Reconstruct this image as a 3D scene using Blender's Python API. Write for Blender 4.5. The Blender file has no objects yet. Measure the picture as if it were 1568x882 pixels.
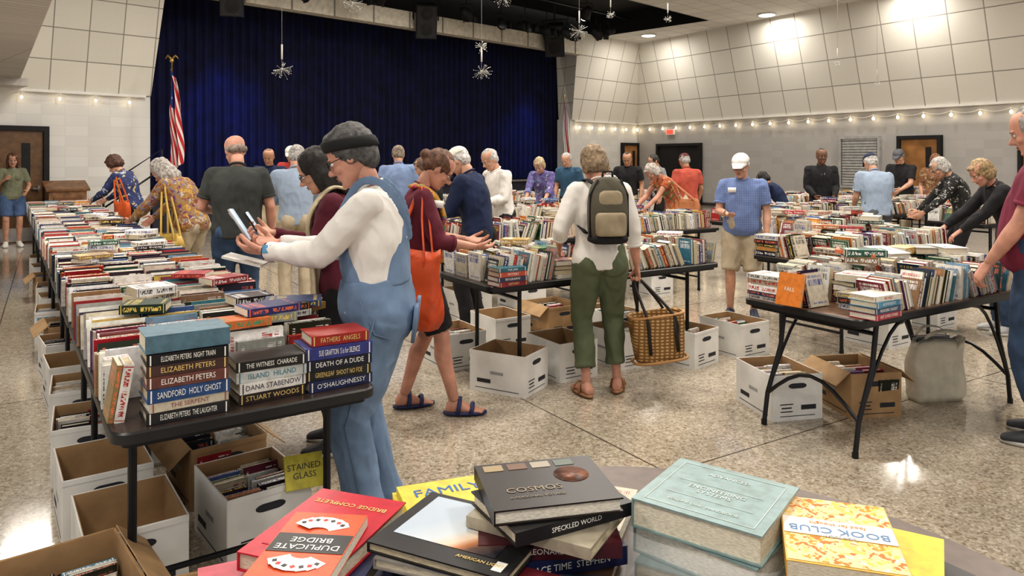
import bpy, bmesh, math, random
from math import sin, cos, pi, radians, sqrt
from mathutils import Vector as V, Matrix as M, noise
R = random.Random(11)
sc = bpy.context.scene

# ------------------------------------------------------------ helpers
def link(o, parent=None):
    sc.collection.objects.link(o)
    if parent is not None: o.parent = parent
    return o
def empty(name, loc=(0,0,0), rz=0, s=1):
    e = bpy.data.objects.new(name, None); e.empty_display_size = .1
    e.location = loc; e.rotation_euler = (0,0,rz); e.scale = (s,s,s)
    return link(e)
MC = {}
def nt(name):
    m = bpy.data.materials.new(name); m.use_nodes = True
    n = m.node_tree; return m, n, n.nodes['Principled BSDF']
def N(n, t, **k):
    x = n.nodes.new(t)
    for a, b in k.items():
        if a in x.inputs.keys(): x.inputs[a].default_value = b
        else: setattr(x, a, b)
    return x
def c4(c): return (c[0], c[1], c[2], 1)
def ramp(n, stops, interp='LINEAR'):
    r = n.nodes.new('ShaderNodeValToRGB'); e = r.color_ramp; e.interpolation = interp
    while len(e.elements) < len(stops): e.elements.new(.5)
    for i, (p, c) in enumerate(stops):
        e.elements[i].position = p; e.elements[i].color = c4(c)
    return r
def wrinkle(n, b, tc, fine=None, st=.3):
    L = n.links
    mp = N(n,'ShaderNodeMapping'); mp.inputs['Scale'].default_value=(1.2,1.2,.8); mp.inputs['Rotation'].default_value=(.3,.4,0); L.new(tc.outputs['Object'],mp.inputs[0])
    z = N(n,'ShaderNodeTexNoise',Scale=5.,Detail=1.5,Distortion=.9); L.new(mp.outputs[0],z.inputs['Vector'])
    bp = N(n,'ShaderNodeBump',Strength=st,Distance=.05); L.new(z.outputs['Fac'],bp.inputs['Height'])
    if fine is not None: L.new(fine,bp.inputs['Normal'])
    L.new(bp.outputs[0],b.inputs['Normal'])
def mat(name, col, rough=.65, metal=0., var=.12, scale=9., bump=.0, bscale=120., sub=0., emis=None, es=0., wr=0.):
    if name in MC: return MC[name]
    m, n, b = nt(name); L = n.links
    tc = n.nodes.new('ShaderNodeTexCoord')
    nz = N(n, 'ShaderNodeTexNoise', Scale=scale, Detail=4.)
    L.new(tc.outputs['Object'], nz.inputs['Vector'])
    d = tuple(max(0, c*(1-var*1.6)) for c in col); l = tuple(min(1, c*(1+var)) for c in col)
    r = ramp(n, [(.3, d), (.7, l)]); L.new(nz.outputs['Fac'], r.inputs[0]); L.new(r.outputs[0], b.inputs['Base Color'])
    b.inputs['Roughness'].default_value = rough; b.inputs['Metallic'].default_value = metal
    if sub: b.inputs['Subsurface Weight'].default_value = sub; b.inputs['Subsurface Scale'].default_value = .02
    out=None
    if bump:
        z = N(n, 'ShaderNodeTexNoise', Scale=bscale, Detail=3.); L.new(tc.outputs['Object'], z.inputs['Vector'])
        bp = N(n, 'ShaderNodeBump', Strength=bump, Distance=.004); L.new(z.outputs['Fac'], bp.inputs['Height']); L.new(bp.outputs[0], b.inputs['Normal']); out=bp.outputs[0]
    if wr: wrinkle(n,b,tc,out,wr)
    if emis: b.inputs['Emission Color'].default_value = c4(emis); b.inputs['Emission Strength'].default_value = es
    MC[name] = m; return m
def cloth(name, col, var=.14): return mat('cloth_'+name, col, .9, var=var, scale=6, bump=.15, bscale=260, wr=.45)
def floral(name, base, cols, scale=16):
    k = 'floral_'+name
    if k in MC: return MC[k]
    m, n, b = nt(k); L = n.links
    tc = n.nodes.new('ShaderNodeTexCoord')
    nz = N(n, 'ShaderNodeTexNoise', Scale=scale*.8); L.new(tc.outputs['Object'], nz.inputs['Vector'])
    mx = N(n, 'ShaderNodeMixRGB', Fac=.12); L.new(tc.outputs['Object'], mx.inputs[1]); L.new(nz.outputs['Color'], mx.inputs[2])
    vo = N(n, 'ShaderNodeTexVoronoi', Scale=scale); L.new(mx.outputs[0], vo.inputs['Vector'])
    sp = n.nodes.new('ShaderNodeSeparateColor'); L.new(vo.outputs['Color'], sp.inputs[0])
    st = [(i/len(cols), c) for i, c in enumerate(cols)]
    r = ramp(n, st, 'CONSTANT'); L.new(sp.outputs[0], r.inputs[0])
    r2 = ramp(n, [(0, (0,0,0)), (.46, (0,0,0)), (.5, (1,1,1))]); L.new(vo.outputs['Distance'], r2.inputs[0])
    m2 = N(n, 'ShaderNodeMixRGB'); m2.inputs[2].default_value = c4(base)
    L.new(r2.outputs[0], m2.inputs[0]); L.new(r.outputs[0], m2.inputs[1]); L.new(m2.outputs[0], b.inputs['Base Color'])
    b.inputs['Roughness'].default_value = .85; wrinkle(n,b,tc,None,.4); MC[k] = m; return m
def gingham(name, a, c, scale=60):
    k = 'gingham_'+name
    if k in MC: return MC[k]
    m, n, b = nt(k); L = n.links
    tc = n.nodes.new('ShaderNodeTexCoord')
    w1 = N(n, 'ShaderNodeTexWave', Scale=scale/6, bands_direction='X'); w2 = N(n, 'ShaderNodeTexWave', Scale=scale/6, bands_direction='Z')
    for w in (w1, w2): L.new(tc.outputs['Object'], w.inputs['Vector'])
    ad = N(n, 'ShaderNodeMath', operation='ADD'); L.new(w1.outputs['Fac'], ad.inputs[0]); L.new(w2.outputs['Fac'], ad.inputs[1])
    ml = N(n, 'ShaderNodeMath', operation='MULTIPLY'); ml.inputs[1].default_value = .5; L.new(ad.outputs[0], ml.inputs[0])
    r = ramp(n, [(.2, a), (.8, c)]); L.new(ml.outputs[0], r.inputs[0]); L.new(r.outputs[0], b.inputs['Base Color'])
    b.inputs['Roughness'].default_value = .85; wrinkle(n,b,tc,None,.4); MC[k] = m; return m

def crv(rows, k=3):
    out = []
    n = len(rows)
    for i in range(n-1):
        p0 = rows[max(i-1,0)]; p1 = rows[i]; p2 = rows[i+1]; p3 = rows[min(i+2,n-1)]
        for j in range(k):
            t = j/k
            out.append(tuple(.5*((2*b)+(-a+c)*t+(2*a-5*b+4*c-d)*t*t+(-a+3*b-3*c+d)*t**3) for a,b,c,d in zip(p0,p1,p2,p3)))
    out.append(tuple(rows[-1])); return out

class G:
    def __init__(s): s.v=[]; s.f=[]; s.m=[]
    def add(s, vs, fs, m=0):
        o = len(s.v); s.v += [tuple(x) for x in vs]; s.f += [tuple(i+o for i in f) for f in fs]; s.m += [m]*len(fs)
    def box(s, c, sz, m=0, X=None):
        x,y,z = sz[0]/2, sz[1]/2, sz[2]/2; c = V(c)
        vs = [V((a*x,b*y,d*z)) for a in (-1,1) for b in (-1,1) for d in (-1,1)]
        vs = [(X @ v + c) if X is not None else v + c for v in vs]
        s.add(vs, [(0,1,3,2),(4,6,7,5),(0,4,5,1),(2,3,7,6),(0,2,6,4),(1,5,7,3)], m)
    def loft(s, rings, m=0, n=14, cap=True):
        vs=[]; fs=[]
        for c,A,B in rings:
            for i in range(n):
                a = 2*pi*i/n; vs.append(V(c)+V(A)*cos(a)+V(B)*sin(a))
        for k in range(len(rings)-1):
            for i in range(n):
                j=(i+1)%n; fs.append((k*n+i,k*n+j,(k+1)*n+j,(k+1)*n+i))
        if cap: fs.append(tuple(range(n))[::-1]); fs.append(tuple(range((len(rings)-1)*n, len(rings)*n)))
        s.add(vs, fs, m)
    def tube(s, pts, rad, m=0, n=8, rnd=False, flat=1., ref=None):
        pts=[V(p) for p in pts]
        if not hasattr(rad,'__len__'): rad=[rad]*len(pts)
        rings=[]; A=None
        for i,p in enumerate(pts):
            t=(pts[min(i+1,len(pts)-1)]-pts[max(i-1,0)])
            t = t.normalized() if t.length>1e-7 else V((0,0,1))
            if A is None:
                r = V(ref) if ref is not None else (V((0,0,1)) if abs(t.z)<.8 else V((1,0,0)))
                A = t.cross(r); A = A.normalized() if A.length>1e-6 else V((1,0,0))
                if ref is not None: A = t.cross(A).normalized()
            A=(A-t*A.dot(t)); A = A.normalized() if A.length>1e-6 else V((1,0,0))
            B=t.cross(A)
            if i==0 and rnd:
                rings.append((p-t*rad[0]*.92,A*rad[0]*.35,B*rad[0]*.35*flat)); rings.append((p-t*rad[0]*.6,A*rad[0]*.8,B*rad[0]*.8*flat))
            rings.append((p,A*rad[i],B*rad[i]*flat))
            if i==len(pts)-1 and rnd:
                rings.append((p+t*rad[i]*.6,A*rad[i]*.8,B*rad[i]*.8*flat)); rings.append((p+t*rad[i]*.92,A*rad[i]*.35,B*rad[i]*.35*flat))
        s.loft(rings,m,n)
    def ell(s, c, r, m=0, X=None, n=14, k=9):
        rings=[]
        for i in range(1,k):
            a=pi*i/k - pi/2
            rings.append((V((0,0,r[2]*sin(a))),V((r[0]*cos(a),0,0)),V((0,r[1]*cos(a),0))))
        rings=[(V((0,0,-r[2]*.995)),V((r[0]*.08,0,0)),V((0,r[1]*.08,0)))]+rings+[(V((0,0,r[2]*.995)),V((r[0]*.08,0,0)),V((0,r[1]*.08,0)))]
        if X is None: rr=[(V(c)+p,A,B) for p,A,B in rings]
        else:
            X3=X.to_3x3(); rr=[(X@(V(c)+p),X3@A,X3@B) for p,A,B in rings]
        s.loft(rr,m,n)
    def prism(s, outl, z0, z1, m=0, mtop=None):
        n=len(outl); vs=[(x,y,z0) for x,y in outl]+[(x,y,z1) for x,y in outl]
        s.add(vs,[tuple(range(n))[::-1]]+[(i,(i+1)%n,(i+1)%n+n,i+n) for i in range(n)],m)
        s.add(vs[n:],[tuple(range(n))], m if mtop is None else mtop)
    def xf(s, X): s.v=[tuple(X@V(p)) for p in s.v]; return s
    def obj(s, name, mats, parent=None, smooth=True, recalc=True):
        me=bpy.data.meshes.new(name); me.from_pydata(s.v,[],s.f)
        for mm in (mats if isinstance(mats,(list,tuple)) else [mats]): me.materials.append(mm)
        me.polygons.foreach_set('material_index', s.m)
        me.polygons.foreach_set('use_smooth', [smooth]*len(s.f))
        if recalc:
            bm=bmesh.new(); bm.from_mesh(me); bmesh.ops.recalc_face_normals(bm, faces=bm.faces); bm.to_mesh(me); bm.free()
        me.update(); o=bpy.data.objects.new(name, me); return link(o,parent)
def auto(o, ang=35):
    me=o.data
    bm=bmesh.new(); bm.from_mesh(me)
    for e in bm.edges:
        if len(e.link_faces)==2 and e.calc_face_angle(0)>radians(ang): e.smooth=False
    bm.to_mesh(me); bm.free(); return o
def rem(o, vox, sm=3, amp=0., fs=9., aniso=(1,1,1), fold=False):
    m=o.modifiers.new('R','REMESH'); m.mode='VOXEL'; m.voxel_size=vox; m.use_smooth_shade=True
    if sm: s=o.modifiers.new('S','SMOOTH'); s.iterations=sm; s.factor=.5
    dg=bpy.context.evaluated_depsgraph_get()
    me=bpy.data.meshes.new_from_object(o.evaluated_get(dg))
    o.modifiers.clear(); old=o.data; o.data=me; bpy.data.meshes.remove(old)
    if amp:
        sd=V((R.random()*9,R.random()*9,R.random()*9))
        ns=[v.normal.copy() for v in me.vertices]
        for v,nn in zip(me.vertices,ns):
            p=v.co; q=V((p.x*aniso[0],p.y*aniso[1],p.z*aniso[2]))*fs+sd
            k=noise.noise(q)
            if fold:
                kk=noise.noise(q*1.9+V((3,1,7))); v.co=p+nn*amp*(k*1.1+(.25-abs(kk)*1.3)*.7)
            else: v.co=p+nn*(k*amp+noise.noise(q*2.3)*amp*.5)
    me.polygons.foreach_set('use_smooth',[True]*len(me.polygons)); me.update()
    return o
def joinmesh(objs, name, mats, parent):
    bm=bmesh.new()
    for o in objs: bm.from_mesh(o.data)
    me=bpy.data.meshes.new(name); bm.to_mesh(me); bm.free()
    me.materials.clear()
    for m in mats: me.materials.append(m)
    for o in objs: d=o.data; bpy.data.objects.remove(o); bpy.data.meshes.remove(d)
    return link(bpy.data.objects.new(name,me),parent)
def text(body,size,loc,rot,parent,m,name='lettering',ext=.0003,sx=1.):
    c=bpy.data.curves.new(name,'FONT'); c.body=body; c.size=size; c.align_x='CENTER'; c.align_y='CENTER'; c.extrude=ext; c.resolution_u=2
    c.materials.append(m); o=bpy.data.objects.new(name,c); o.location=loc; o.rotation_euler=rot; o.scale=(sx,1,1); return link(o,parent)

# ------------------------------------------------------------ room shell
E=M(((.7071,-.7071,0,-14),(.7071,.7071,0,8.9),(0,0,1,0),(0,0,0,1)))
r_=V((.53,-.85)).normalized()
ER=M(((r_.x,-r_.y,0,4.7),(r_.y,r_.x,0,27.5),(0,0,1,0),(0,0,0,1)))
CH=5.65
def panelmat(name, col, tile, mort, mcol, rough=.8, bump=.5):
    m,n,b=nt(name); L=n.links
    uv=n.nodes.new('ShaderNodeUVMap')
    br=n.nodes.new('ShaderNodeTexBrick'); br.offset=0; br.squash=1
    br.inputs['Scale'].default_value=1; br.inputs['Brick Width'].default_value=tile[0]; br.inputs['Row Height'].default_value=tile[1]
    br.inputs['Mortar Size'].default_value=mort; br.inputs['Mortar Smooth'].default_value=.2; br.inputs['Bias'].default_value=0
    br.inputs['Color1'].default_value=c4(col); br.inputs['Color2'].default_value=c4(tuple(c*.9 for c in col)); br.inputs['Mortar'].default_value=c4(mcol)
    L.new(uv.outputs[0],br.inputs['Vector']); 
    nz=N(n,'ShaderNodeTexNoise',Scale=40.,Detail=5.); L.new(uv.outputs[0],nz.inputs['Vector'])
    mx=N(n,'ShaderNodeMixRGB',Fac=.12,blend_type='MULTIPLY'); L.new(br.outputs['Color'],mx.inputs[1]); L.new(nz.outputs['Fac'],mx.inputs[2])
    L.new(mx.outputs[0],b.inputs['Base Color'])
    iv=N(n,'ShaderNodeMath',operation='SUBTRACT'); iv.inputs[0].default_value=1; L.new(br.outputs['Fac'],iv.inputs[1])
    bp=N(n,'ShaderNodeBump',Strength=bump,Distance=.02); L.new(iv.outputs[0],bp.inputs['Height']); L.new(bp.outputs[0],b.inputs['Normal'])
    b.inputs['Roughness'].default_value=rough; return m
m_panel=panelmat('acoustic_panel',(.78,.75,.67),(.61,.61),.011,(.33,.31,.27))
m_panelr=panelmat('acoustic_panel_wide',(.76,.73,.66),(.82,.735),.014,(.33,.31,.27))
m_block=panelmat('painted_block',(.78,.77,.74),(.4,.2),.005,(.68,.67,.64),.6,.2)
m_grey=panelmat('grey_block',(.50,.485,.47),(.4,.2),.004,(.46,.445,.43),.6,.15)
m_tile=panelmat('ceiling_tile',(.86,.84,.80),(.61,.61),.012,(.5,.48,.45))
m_slat=panelmat('soffit_slat',(.62,.59,.55),(3.,.13),.008,(.36,.34,.31))
m_black=mat('matte_black',(.012,.012,.014),.7,var=.2)
m_blackm=mat('black_metal',(.02,.02,.022),.35,metal=.4)
m_white=mat('white_paint',(.78,.76,.72),.6,var=.04)
def quad(name, X, pts, uvs, m):
    me=bpy.data.meshes.new(name); me.from_pydata([tuple(X@V(p)) for p in pts],[],[tuple(range(len(pts)))])
    u=me.uv_layers.new(name='UVMap')
    for i,q in enumerate(uvs): u.data[i].uv=q
    me.materials.append(m); o=bpy.data.objects.new(name,me); return link(o)
def floormat():
    m,n,b=nt('terrazzo'); L=n.links
    tc=n.nodes.new('ShaderNodeTexCoord')
    v1=N(n,'ShaderNodeTexVoronoi',Scale=95.); v2=N(n,'ShaderNodeTexVoronoi',Scale=42.)
    nz=N(n,'ShaderNodeTexNoise',Scale=1.2,Detail=3.)
    for q in (v1,v2,nz): L.new(tc.outputs['Object'],q.inputs['Vector'])
    s1=n.nodes.new('ShaderNodeSeparateColor'); L.new(v1.outputs['Color'],s1.inputs[0])
    s2=n.nodes.new('ShaderNodeSeparateColor'); L.new(v2.outputs['Color'],s2.inputs[0])
    r1=ramp(n,[(0,(.13,.10,.07)),(.12,(.29,.24,.18)),(.38,(.44,.375,.29)),(.75,(.53,.465,.37)),(.92,(.68,.63,.54))],'CONSTANT'); L.new(s1.outputs[0],r1.inputs[0])
    r2=ramp(n,[(0,(.50,.44,.35)),(.55,(.40,.34,.265)),(.85,(.30,.245,.185)),(.94,(.62,.56,.47))],'CONSTANT'); L.new(s2.outputs[0],r2.inputs[0])
    mx=N(n,'ShaderNodeMixRGB',Fac=.45); L.new(r1.outputs[0],mx.inputs[1]); L.new(r2.outputs[0],mx.inputs[2])
    rr=ramp(n,[(.3,(.86,.86,.86)),(.7,(1,1,1))]); L.new(nz.outputs['Fac'],rr.inputs[0])
    m3=N(n,'ShaderNodeMixRGB',Fac=1.,blend_type='MULTIPLY'); L.new(mx.outputs[0],m3.inputs[1]); L.new(rr.outputs[0],m3.inputs[2])
    br=n.nodes.new('ShaderNodeTexBrick'); br.offset=0; br.inputs['Scale'].default_value=1; br.inputs['Brick Width'].default_value=3.; br.inputs['Row Height'].default_value=3.
    br.inputs['Mortar Size'].default_value=.006
    mp=N(n,'ShaderNodeMapping'); mp.inputs['Rotation'].default_value=(0,0,-radians(32)); mp.inputs['Location'].default_value=(.4,.3,0)
    L.new(tc.outputs['Object'],mp.inputs['Vector']); L.new(mp.outputs[0],br.inputs['Vector'])
    m4=N(n,'ShaderNodeMixRGB'); m4.inputs[2].default_value=(.10,.08,.06,1); L.new(br.outputs['Fac'],m4.inputs[0]); L.new(m3.outputs[0],m4.inputs[1])
    L.new(m4.outputs[0],b.inputs['Base Color']); b.inputs['Specular IOR Level'].default_value=.85
    rg=ramp(n,[(.3,(.08,.08,.08)),(.7,(.15,.15,.15))]); L.new(nz.outputs['Fac'],rg.inputs[0]); L.new(rg.outputs[0],b.inputs['Roughness'])
    return m
def rect(name,X,s0,s1,y0,y1,z,m): return quad(name,X,[(s0,y0,z),(s1,y0,z),(s1,y1,z),(s0,y1,z)],[(s0,y0),(s1,y0),(s1,y1),(s0,y1)],m)
g=G(); g.box((13.2,-11,-.1),(27.4,22.4,.2)); g.xf(E); g.obj('floor',floormat(),smooth=False)
rect('ceiling',E,0,26.5,-22,-4.8,CH,m_tile)
g=G(); g.box((16.,-2.4,CH+.7),(22,4.8,.05)); g.box((14,-4.82,CH+.35),(18.4,.04,.7)); g.box((23.2,-2.4,CH+.35),(.04,4.8,.7)); g.box((14.,.3,CH+.1),(19,.1,1.3))
g.xf(E); g.obj('ceiling_rigging_recess',m_black,smooth=False)
rect('ceiling_side',E,23.2,26.5,-4.8,0,CH,m_tile); rect('ceiling_side',E,0,5.,-4.8,0,CH,m_tile)
quad('ceiling_soffit',E,[(0,0,3.0),(6.85,0,3.0),(5.4,-8.5,3.0),(4.3,-14,3.0),(0,-14,3.0)],[(0,0),(6.85,0),(5.4,-8.5),(4.3,-14),(0,-14)],m_slat)
quad('trim_soffit_fascia',E,[(6.85,0,3.0),(5.4,-8.5,3.0),(4.3,-14,3.0),(4.3,-14,CH),(5.4,-8.5,CH),(6.85,0,CH)],[(0,0)]*6,m_white)
g=G(); g.box((3.4,-.35,2.93),(6.9,.7,.14)); g.xf(E); g.obj('trim_soffit_edge',mat('soffit_trim',(.50,.47,.44)),smooth=False)
def wall(name,X,s0,s1,z0,z1,m,th=.2):
    me=bpy.data.meshes.new(name); vs=[]
    for s in (s0,s1):
        for y in (0,th):
            for z in (z0,z1): vs.append(tuple(X@V((s,y,z))))
    fs=[(0,1,3,2),(4,6,7,5),(0,4,5,1),(2,3,7,6),(0,2,6,4),(1,5,7,3)]
    me.from_pydata(vs,[],fs); u=me.uv_layers.new(name='UVMap')
    inv=X.inverted()
    for p in me.polygons:
        for li in p.loop_indices:
            q=inv@me.vertices[me.loops[li].vertex_index].co; u.data[li].uv=(q.x,q.z)
    me.materials.append(m); return link(bpy.data.objects.new(name,me))
wall('wall_stage_left',E,0,9.16,0,2.9,m_block)
wall('wall_stage_right',E,22.55,26.6,0,2.9,m_block)
wall('wall_right',ER,-.1,26,0,2.9,m_grey)
LN=.8
def leanp(name,X,s0,s1,t0,t1,m):
    h=sqrt(LN**2+(CH-2.85)**2)
    quad(name,X,[(s0,-.04,2.85),(s1,-.04,2.85),(t1,-LN,CH),(t0,-LN,CH)],[(s0,0),(s1,0),(t1,h),(t0,h)],m)
leanp('wall_stage_left_acoustic',E,0,9.16,0,9.28,m_panel)
leanp('wall_stage_right_acoustic',E,22.6,26.9,22.05,26.9,m_panelr)
leanp('wall_right_acoustic',ER,-.3,26,-.3,26,m_panelr)
quad('wall_proscenium_reveal',E,[(22.6,-.04,2.85),(22.05,-LN,CH),(22.45,.55,CH),(22.6,.55,2.85)],[(0,0),(0,2.9),(1.3,2.9),(.6,0)],m_panel)
quad('wall_proscenium_reveal',E,[(9.16,-.04,2.85),(9.28,-LN,CH),(9.28,.55,CH),(9.16,.55,2.85)],[(0,0),(0,2.9),(1.3,2.9),(.6,0)],m_panel)
g=G(); g.box((9.11,.3,1.45),(.1,.58,2.88)); g.box((22.63,.3,1.45),(.1,.58,2.88)); g.xf(E); g.obj('wall_proscenium_jamb',m_white,smooth=False)
g=G(); g.box((15.7,-.72,5.14),(13.1,.3,.42)); 
for i in range(12): g.box((9.7+i*1.1,-.88,5.14),(.03,.02,.42),1)
g.xf(E); g.obj('trim_proscenium_beam',[mat('beam_paint',(.72,.67,.57)),mat('beam_seam',(.3,.28,.25))],smooth=False)
for X,a,b,nm in ((E,0,9.05,'stage_left'),(E,22.7,26.4,'stage_right'),(ER,0,26,'right')):
    g=G(); g.box(((a+b)/2,-.012,.05),(b-a,.024,.1)); g.xf(X); g.obj('baseboard_'+nm,mat('baseboard',(.05,.04,.04)),smooth=False)
    g=G(); g.box(((a+b)/2,-.05,2.84),(b-a,.1,.05)); g.xf(X); g.obj('trim_'+nm,m_white,smooth=False)
g=G(); g.box((15.87,.78,.45),(13.3,1.5,.9),0); g.box((15.87,-.02,.88),(13.3,.12,.05),1); g.xf(E)
g.obj('stage_platform',[mat('stage_front',(.03,.03,.05)),mat('stage_lip',(.25,.22,.2))],smooth=False)
def curtain(name,s0,s1,y,z0,z1,m,f=.21,amp=.07):
    n=int((s1-s0)/.03); rows=7; vs=[];fs=[]
    for k in range(rows):
        t=k/(rows-1)
        for i in range(n+1):
            s=s0+(s1-s0)*i/n; ph=s*2*pi/f+1.6*noise.noise(V((s*.8,0,0)))*3+.25*sin(t*5+s)
            a=amp*(.6+.4*(1-t))*(1+.5*noise.noise(V((s*2,5,0))))
            vs.append(E@V((s,y+a*sin(ph),z0+(z1-z0)*t)))
    for k in range(rows-1):
        for i in range(n):
            q=k*(n+1)+i; fs.append((q,q+1,q+n+2,q+n+1))
    g=G(); g.add(vs,fs); return g.obj(name,m,recalc=False)
m_vel=mat('navy_velvet',(.0025,.0048,.045),.85,var=.35,scale=3)
curtain('stage_curtain',8.9,23.4,.74,.93,5.75,m_vel)
g=G(); g.box((15.9,1.75,3.3),(16.5,.05,6.6)); g.box((24.1,.95,3.3),(.05,1.6,6.6)); g.box((7.7,.95,3.3),(.05,1.6,6.6)); g.xf(E); g.obj('backstage_light_block',m_black,smooth=False)  # black sheets added behind the curtain to stop light leaking in
m_wood=mat('door_wood',(.36,.18,.065),.4,var=.25,scale=3); m_wood2=mat('door_wood_dark',(.15,.08,.035),.4,var=.2)
def door(name,X,s0,s1,h,m,dbl=False,fr=.09):
    g=G(); w=s1-s0
    g.box(((s0+s1)/2,-.035,h/2),(w,.06,h),0)
    for c,s in (((s0-fr/2,-.065,h/2),(fr,.12,h)),((s1+fr/2,-.065,h/2),(fr,.12,h)),(((s0+s1)/2,-.065,h+fr/2),(w+2*fr,.12,fr))): g.box(c,s,1)
    if dbl: g.box(((s0+s1)/2,-.07,h/2),(.03,.02,h),1)
    g.box((s1-.12,-.11,1.0),(.12,.03,.03),2); g.box((s1-.08,-.08,1.0),(.03,.06,.1),2)
    if not dbl: g.box((s0+w*.75,-.068,1.5),(.14,.01,.7),1)
    g.box(((s0+s1)/2,-.069,.15),(w-.1,.006,.25),2)
    g.xf(X); g.obj(name,[m,m_black,mat('steel',(.5,.5,.5),.35,metal=1)],smooth=False)
door('door_1',E,6.1,7.22,2.08,m_wood2)
door('door_2',E,25.45,26.3,2.05,m_wood)
door('door_3',ER,1.15,3.1,2.0,m_black,True)
door('door_4',ER,10.05,10.98,2.05,m_wood)
door('door_5',ER,12.85,13.8,2.05,m_wood)
g=G(); g.box((8.9,-.03,1.45),(1.05,.05,1.3),1)
for i in range(17): g.box((8.9,-.07,.87+i*.075),(1.0,.03,.06),0)
g.box((8.9,-.09,.8),(1.15,.16,.05),0); g.box((8.9,-.06,2.13),(1.15,.1,.06),0); g.box((8.34,-.06,1.45),(.06,.1,1.3),0); g.box((9.46,-.06,1.45),(.06,.1,1.3),0)
g.xf(ER); g.obj('window_1_roller_shutter',[mat('shutter',(.45,.45,.44),.4),m_black],smooth=False)
g=G(); g.box((1.75,-.06,2.5),(.36,.08,.2),0); g.box((1.75,-.105,2.5),(.30,.01,.14),1); g.xf(ER)
g.obj('exit_sign',[m_white,mat('exit_red',(.8,.02,.02),emis=(1,.05,.03),es=2)],smooth=False)
m_bulb=mat('bulb_glow',(1,.9,.7),emis=(1,.80,.5),es=12)
def strings(name,X,s0,s1,z,step,br=.035):
    g=G(); n=int((s1-s0)/step); pts=[]
    for i in range(n*6+1):
        t=i/6; s=s0+t*step; fr=t-int(t); pts.append(V((s,-.13,z-.07*4*fr*(1-fr))))
    g.tube(pts,.007,0,5)
    for i in range(n+1):
        p=V((s0+i*step,-.13,z)); g.tube([p,p+V((0,0,-.07))],.016,0,6); g.ell(p+V((0,0,-.10)),(br,br,br*1.25),1,n=8,k=6)
    g.xf(X); g.obj(name,[m_white,m_bulb])
strings('string_lights',ER,.1,20,2.72,.66)
strings('string_lights',E,22.9,26.4,2.72,.66)
strings('string_lights',E,5.,9.1,2.80,.62,.022)
def speaker(x,y,z,rz,s=1):
    g=G(); g.prism([(-.2,-.2),(.2,-.2),(.15,.2),(-.15,.2)],-.32,.32,0); g.box((0,-.21,0),(.36,.02,.6),1)
    for dz in (-.14,.16): g.loft([(V((0,-.222,dz)),V((.12,0,0)),V((0,0,.12))),(V((0,-.23,dz)),V((.05,0,0)),V((0,0,.05)))],0,16)
    g.tube([(0,0,.3),(0,0,1.2)],.02,0,6); g.tube([(-.24,0,0),(-.24,0,.4),(.24,0,.4),(.24,0,0)],.015,0,6)
    g.xf(M.Rotation(.35,4,'X')); o=g.obj('hanging_speaker',[m_black,mat('grille',(.02,.02,.022),.6)],smooth=False); o.location=(x,y,z); o.rotation_euler=(0,0,rz); o.scale=(s,s,s)
speaker(-2.24,19.2,5.15,.2,1.35); speaker(1.33,22.6,5.2,-.2,1.5); speaker(-5.9,15.6,4.98,.3,1.2)
def stagelight(x,y,z,rz,lit=False):
    g=G(); g.tube([(0,.2,.05),(0,.05,.02),(0,-.16,-.08)],[.09,.13,.15],0,12); g.loft([(V((0,-.161,-.08)),V((.13,0,0)),V((0,.03,.12))),(V((0,-.166,-.082)),V((.125,0,0)),V((0,.03,.115)))],1,12)
    g.tube([(-.16,0,0),(-.16,0,.24),(.16,0,.24),(.16,0,0)],.012,0,5); g.tube([(0,0,.24),(0,0,.6)],.015,0,5)
    for sx in (-1,1): g.box((sx*.17,-.25,-.08),(.01,.18,.22),0,M.Rotation(sx*.3,3,'Z'))
    o=g.obj('stage_spotlight',[m_black,mat('lamp_lit',(1,1,1),emis=(1,.95,.9),es=25) if lit else mat('lens_dark',(.1,.1,.12),.1)]); o.location=(x,y,z); o.rotation_euler=(0,0,rz)
for i,(x,y,z,l) in enumerate([(-.3,20.4,5.3,0),(.35,20.2,5.2,0),(1.0,21.3,5.25,0),(1.6,21.2,5.15,0),(2.5,22.,5.3,0),(-1.2,19.3,5.35,0),(2.0,19.9,5.5,1),(-3,17.,5.3,0),(-4.4,16.1,5.2,0),(2.9,22.3,5.4,0)]): stagelight(x,y,z,.3+i*.5,l)
g=G(); g.tube([E@V((7,-2.2,6.0)),E@V((23,-2.2,6.0))],.03,0,8); g.tube([E@V((7,-3.8,6.15)),E@V((23,-3.8,6.15))],.03,0,8); g.obj('rigging_pipes',m_blackm)
def starburst(x,y,z,r=.13,double=False):
    g=G(); top=CH if not (16.1+x<y) else CH+.6
    g.tube([(0,0,0),(0,0,top-z)],.003,0,4); g.tube([(0,0,.12),(0,0,.3)],.011,1,6); g.ell((0,0,0),(.018,.018,.018),0,n=8,k=6)
    rr=random.Random(int(z*100))
    for c in ([0,.3] if double else [0]):
        for i in range(38):
            a=rr.random()*2*pi; u=rr.uniform(-.9,.75); k=r*rr.uniform(.7,1.1)*(1 if c==0 else .7); d=V((sqrt(1-u*u)*cos(a),sqrt(1-u*u)*sin(a),u))
            g.tube([V((0,0,c)),V((0,0,c))+d*k],.0017,0,3); g.ell(V((0,0,c))+d*k,(.0028,)*3,2,n=4,k=3)
    o=g.obj('starburst_pendant',[mat('wire_grey',(.5,.49,.45),.4,metal=.4),m_white,mat('star_tip',(.9,.88,.8),emis=(1,.95,.85),es=1.2)]); o.location=(x,y,z)
for a in [(-2.8,9,2.65,.13),(-.37,9,2.62,.12,True),(1.0,11,3.46,.15),(-1.94,9,3.45,.12),(-.1,8.5,3.42,.12),(2.95,14,4.2,.07),(6.6,15,3.5,.05),(7.9,16,3.2,.05),(1.6,12,3.9,.07)]: starburst(*a)
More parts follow.
